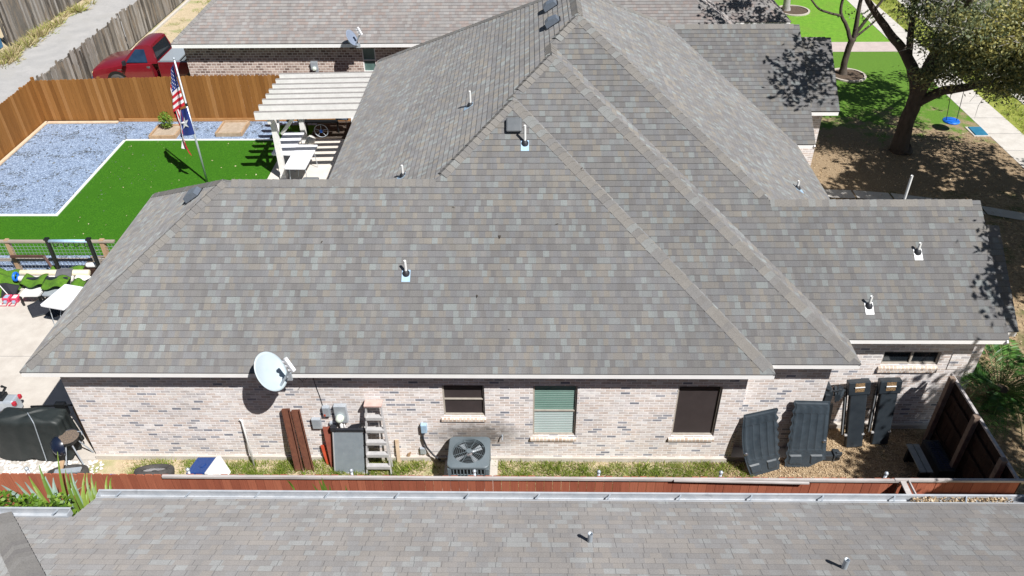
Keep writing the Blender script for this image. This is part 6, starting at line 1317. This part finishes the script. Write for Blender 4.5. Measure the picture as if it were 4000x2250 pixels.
# ring-bed tree
st = thing('young_oak', 'slim forked dark tree standing in a round kerbed bed on the lawn', 'tree', (24.59, 20.4, 0))
b = MB(); limb(b, [(24.60, 20.4, -.05, .2), (24.57, 20.4, .3, .13), (24.58, 20.4, .95, .12), (24.66, 20.4, 1.5, .13)]); b.build('trunk', bark, st, smooth=True)
for pts in ([(24.62, 20.4, 1.35, .09), (24.3, 20.4, 1.95, .075), (23.95, 20.4, 2.5, .06), (23.92, 20.4, 3.2, .05), (24.0, 20.4, 4.2, .03)], [(24.05, 20.4, 2.35, .05), (23.5, 20.3, 2.5, .045), (23.0, 20.2, 2.7, .04), (22.5, 20.1, 3.2, .03)], [(24.7, 20.4, 1.4, .10), (24.66, 20.4, 2.1, .09), (24.6, 20.4, 3.0, .07), (24.7, 20.4, 4.5, .04)], [(24.7, 20.4, 1.6, .07), (25.0, 20.4, 2.2, .06), (25.4, 20.4, 2.9, .05), (25.9, 20.3, 4.0, .03)], [(24.72, 20.4, 1.5, .05), (25.2, 20.5, 1.9, .04), (25.7, 20.6, 2.4, .03)]): b = MB(); limb(b, pts); b.build('branch', bark, st, smooth=True)
crown([(24.2, 20, 5.2, 1.7, 1.5, .8, 1300, .5), (25.6, 20.2, 4.6, 1.0, 1.0, .6, 500, .5), (22.4, 20, 4.4, .8, .8, .5, 300, .5), (24.8, 20.3, 2.5, .5, .4, .3, 50, .5)], .12, .5, oakleaf, st)
ft_ = thing('pale_tree', 'pale straight tree trunk in a round bed at the top edge of the lawn', 'tree', (24.44, 28.6, 0)); b = MB(); limb(b, [(24.45, 28.6, -.05, .22), (24.42, 28.6, .3, .17), (24.38, 28.6, 1.2, .16), (24.3, 28.6, 3.5, .12)]); b.build('trunk', barkl, ft_, smooth=True); crown([(24.3, 28.6, 5, 2, 2, 1, 900, .5)], .16, .5, oakleaf, ft_)
def ringbed(label, x, y, r):
    t = thing('tree_ring', label, 'tree ring', (x, y, 0), 'round kerbed beds on the lawn'); b = MB(); b.lathe([(r-.09, 0), (r-.09, .06), (r, .06), (r, 0)], 36, (x, y, 0)); b.build('kerb', M('ring_concrete', (.42, .37, .32), (.5, .45, .4), 6, .9), t); b = MB(); b.lathe([(0, .02), (r-.09, .02)], 30, (x, y, 0)); b.build('mulch', M('dark_mulch', (.05, .035, .025), (.13, .09, .06), 30, 1, bmp=.01), t)
ringbed('round concrete-edged bed around the forked dark tree', 24.75, 20.25, .72); ringbed('round concrete-edged bed around the pale trunk at the top edge', 24.75, 28.5, .80)
# swing, lid
t = thing('disc_swing', 'bright blue disc swing hanging low under the oak limb', 'swing', (26.68, 15.2, .3)); b = MB(); b.lathe([(0, .30), (.27, .30), (.29, .33), (.27, .36), (0, .35)], 24, (26.68, 15.25, 0)); b.build('seat', blue, t, smooth=True); 
for (dx, e) in ((-.18, (25.6, 14.2, 3.0)), (.18, (26.1, 14.3, 3.2))): b = MB(); b.tube([(26.68+dx, 15.25, .35), e], .012, 5); b.build('rope', rubber, t)
t = thing('meter_lid', 'blue-green square utility lid set beside the sidewalk', 'utility lid', (27.7, 15.05, 0)); b = MB(); b.prism([(27.4, 14.75), (27.84, 14.75), (27.86, 15.38), (27.42, 15.38)], 0, .05); b.build('lid', M('teal_blue_lid', (.02, .14, .24), (.03, .18, .3), 4, .5), t, bevel=.01); b = MB(); b.prism([(27.34, 14.69), (27.90, 14.69), (27.90, 15.44), (27.34, 15.44)], -.01, .02); b.build('surround', walkm, t)
# sago palm
pm = thing('sago_palm', 'dark green sago palm with arching fronds behind the dark fence', 'palm', (21.84, 1.5, 0))
b = MB(); b.lathe([(.2, 0), (.24, .2), (.2, .5), (.1, .62), (0, .64)], 16, (21.84, 1.5, 0)); b.build('trunk', bark, pm, smooth=True)
cen = []; dr = []; sz = []; sh = []; rb_ = MB()
for k in range(46):
    a = k*2.399; lv = .2+.8*((k*7) % 46)/46; L_ = 1.25+.25*random.random(); rise = .95*lv; prev = None; pts = []
    for j in range(15):
        t_ = j/14; rad = L_*(.12+.95*t_)*(1-.15*lv); z = .6+rise*math.sin(t_*1.9)*.8-.55*t_*t_*(1.1-lv*.6)
        pts.append(Vector((21.84+math.cos(a)*rad, 1.5+math.sin(a)*rad, max(z, .06))))
    rb_.tube(pts, .009, 4, cap=False); f0 = random.random()
    for j in range(1, 15):
        for s_ in (-1, 1):
            for q in (0, .33, .67):
                p = pts[j-1].lerp(pts[j], q); d = (pts[j]-pts[j-1]).normalized(); sd = d.cross(Vector((0, 0, 1))).normalized()*s_; e = (sd+d*.55+Vector((0, 0, .12))).normalized(); l_ = .19*math.sin(math.pi*min(.97, (j+.7)/15.5))+.04
                cen.append(p+e*l_*.5); dr.append(e); sz.append(l_); sh.append(min(1, max(0, .35+.5*f0+.1*random.gauss(0, 1)-.2*(1-lv))))
rb_.build('frond_stems', M('frond_stem', (.10, .16, .03)), pm)
scatter_mesh('fronds', np.array(cen), np.array(sz), .13, palml, np.array(dr), np.array(sh), parent=pm)
# sword leaves at the bottom left
SW = [((4.26, 2.34), (4.0, 2.61), .07, .3), ((4.43, 2.2), (4.41, 2.92), .045, .45), ((4.57, 2.3), (4.39, 2.5), .05, .3), ((4.67, 2.46), (4.43, 2.41), .05, .3), ((4.7, 2.3), (4.48, 2.5), .04, .85), ((4.71, 2.3), (4.68, 2.41), .05, .6), ((4.86, 2.4), (4.72, 2.43), .04, .7), ((4.97, 2.5), (4.78, 2.39), .04, .7), ((4.64, 2.15), (4.62, 2.22), .06, .5), ((4.7, 2.1), (4.66, 2.12), .07, .55), ((4.84, 2.2), (4.74, 2.2), .06, .45), ((4.93, 2.25), (4.8, 2.22), .06, .5), ((5.12, 2.4), (5.03, 2.36), .05, .65), ((5.2, 2.45), (5.08, 2.31), .05, .5), ((4.14, 2.3), (3.73, 2.33), .07, .5), ((4.09, 2.3), (3.61, 2.19), .06, .9), ((3.91, 2.3), (3.19, 2.11), .10, .95), ((4.0, 2.4), (3.45, 2.19), .05, .8)]
def swordplant(label, grp):
    t = thing('sword_plant', label, 'plant', (grp[0][0][0], -2.75, 0), 'strappy plants between red fence and gutter')
    for (bx, bz), (tx_, tz), w_, s_ in grp:
        tip = Vector((tx_, -2.45, tz)); base = Vector((bx+(bx-tx_)*.3, -2.85, 1.05)); mid = Vector((bx, -2.9, bz))
        b = MB(); n_ = 10; vs = []; us = []
        for j in range(n_+1):
            q = j/n_; p = base*(1-q)**2+mid*2*q*(1-q)*1.0+tip*q*q if True else 0; ww = w_*(.55+.6*math.sin(math.pi*min(1, q*.9+.1)))*(1-q**5)*.48+.004
            ax = Vector((1, .35, .1)).normalized(); vs += [p-ax*ww+Vector((0, 0, .25*ww)), p, p+ax*ww+Vector((0, 0, .25*ww))]
        fs = []
        for j in range(n_): a = j*3; fs += [(a, a+1, a+4, a+3), (a+1, a+2, a+5, a+4)]
        uv = []
        for f_ in fs: e_ = s_+random.uniform(-.05, .05); uv.append([(min(1, max(0, e_)), .5)]*4)
        b.add(vs, fs, 0, uv); b.build('leaf', agav, t)
swordplant('upright green sword leaves rising above the red fence at bottom left', SW[:2]+SW[14:15]); swordplant('fan of yellow-green striped leaves against the end of the near gutter', SW[2:14]); swordplant('pale grey-green spreading leaves over the shrub at the left edge', SW[15:])
AG = [((4.27, 2.15), (4.0, 2.33), .12, .95), ((4.3, 2.15), (4.12, 2.3), .10, .9), ((4.42, 2.2), (4.5, 2.25), .10, .92), ((4.2, 2.2), (4.6, 2.12), .09, .88)]
swordplant('broad blue-green agave leaves beside the leafy shrub', AG)
for lb, cx_, wx, n_ in (('low leafy green shrub at the left edge below the red fence', 3.85, .62, 1500), ('small leafy green shrub by the inner corner of the near gutter', 4.6, .17, 500)):
    t = thing('leafy_shrub', lb, 'shrub', (cx_, -3.2, 0)); d = rng.normal(size=(n_, 3)); d /= np.linalg.norm(d, axis=1)[:, None]; d *= (rng.random(n_)**.35)[:, None]
    scatter_mesh('foliage', d*[wx, .33, .46]+[cx_, -3.22, 2.30], .06+.03*rng.random(n_), .75, bushl, parent=t, shade=.2+.8*rng.random(n_), flat=.35); b = MB()
    for k in range(6): b.tube([(cx_, -3.25, 0), (cx_+random.uniform(-.1, .1), -3.25, 1.2), (cx_+random.uniform(-1, 1)*wx*.7, -3.25+random.uniform(-.2, .2), 2.3)], .02, 5)
    b.build('stem', bark, t)
def smallplant(label, leaves):
    t = thing('strap_plant', label, 'plant', (leaves[0][0], -2.6, 0), 'small plants poking up behind the near gutter')
    for (bx, bz, tx_, tz, w_) in leaves:
        b = MB(); b.grid(lambda u, v: (bx+(tx_-bx)*v+(u-.5)*w_*(1.05-v**3)*(.6+.8*math.sin(math.pi*v)), -2.62+.03*math.sin(v*3), bz+(tz-bz)*v), 2, 8); b.build('leaf', agav, t); uvd = bpy.data.objects[t.children[-1].name].data.uv_layers[0].data
        for q in uvd: q.uv = (.35+.1*(w_*10 % 1), .5)
smallplant('dark green strap leaves poking up behind the gutter left of centre', [(8.58, 1.6, 8.58, 2.55, .07), (8.60, 1.6, 8.40, 2.40, .05), (8.6, 1.6, 8.52, 2.5, .05), (8.62, 1.6, 8.68, 2.4, .04)])
smallplant('single narrow green leaf stub behind the gutter beside the strap leaves', [(8.92, 1.6, 8.93, 2.36, .05)])
smallplant('withered pale stalk bending against the red fence behind the gutter', [(8.16, 1.6, 8.05, 2.46, .035), (8.1, 2.2, 8.0, 2.48, .03)])
for o_ in bpy.data.objects:
    if '_o' in o_: del o_['_o']
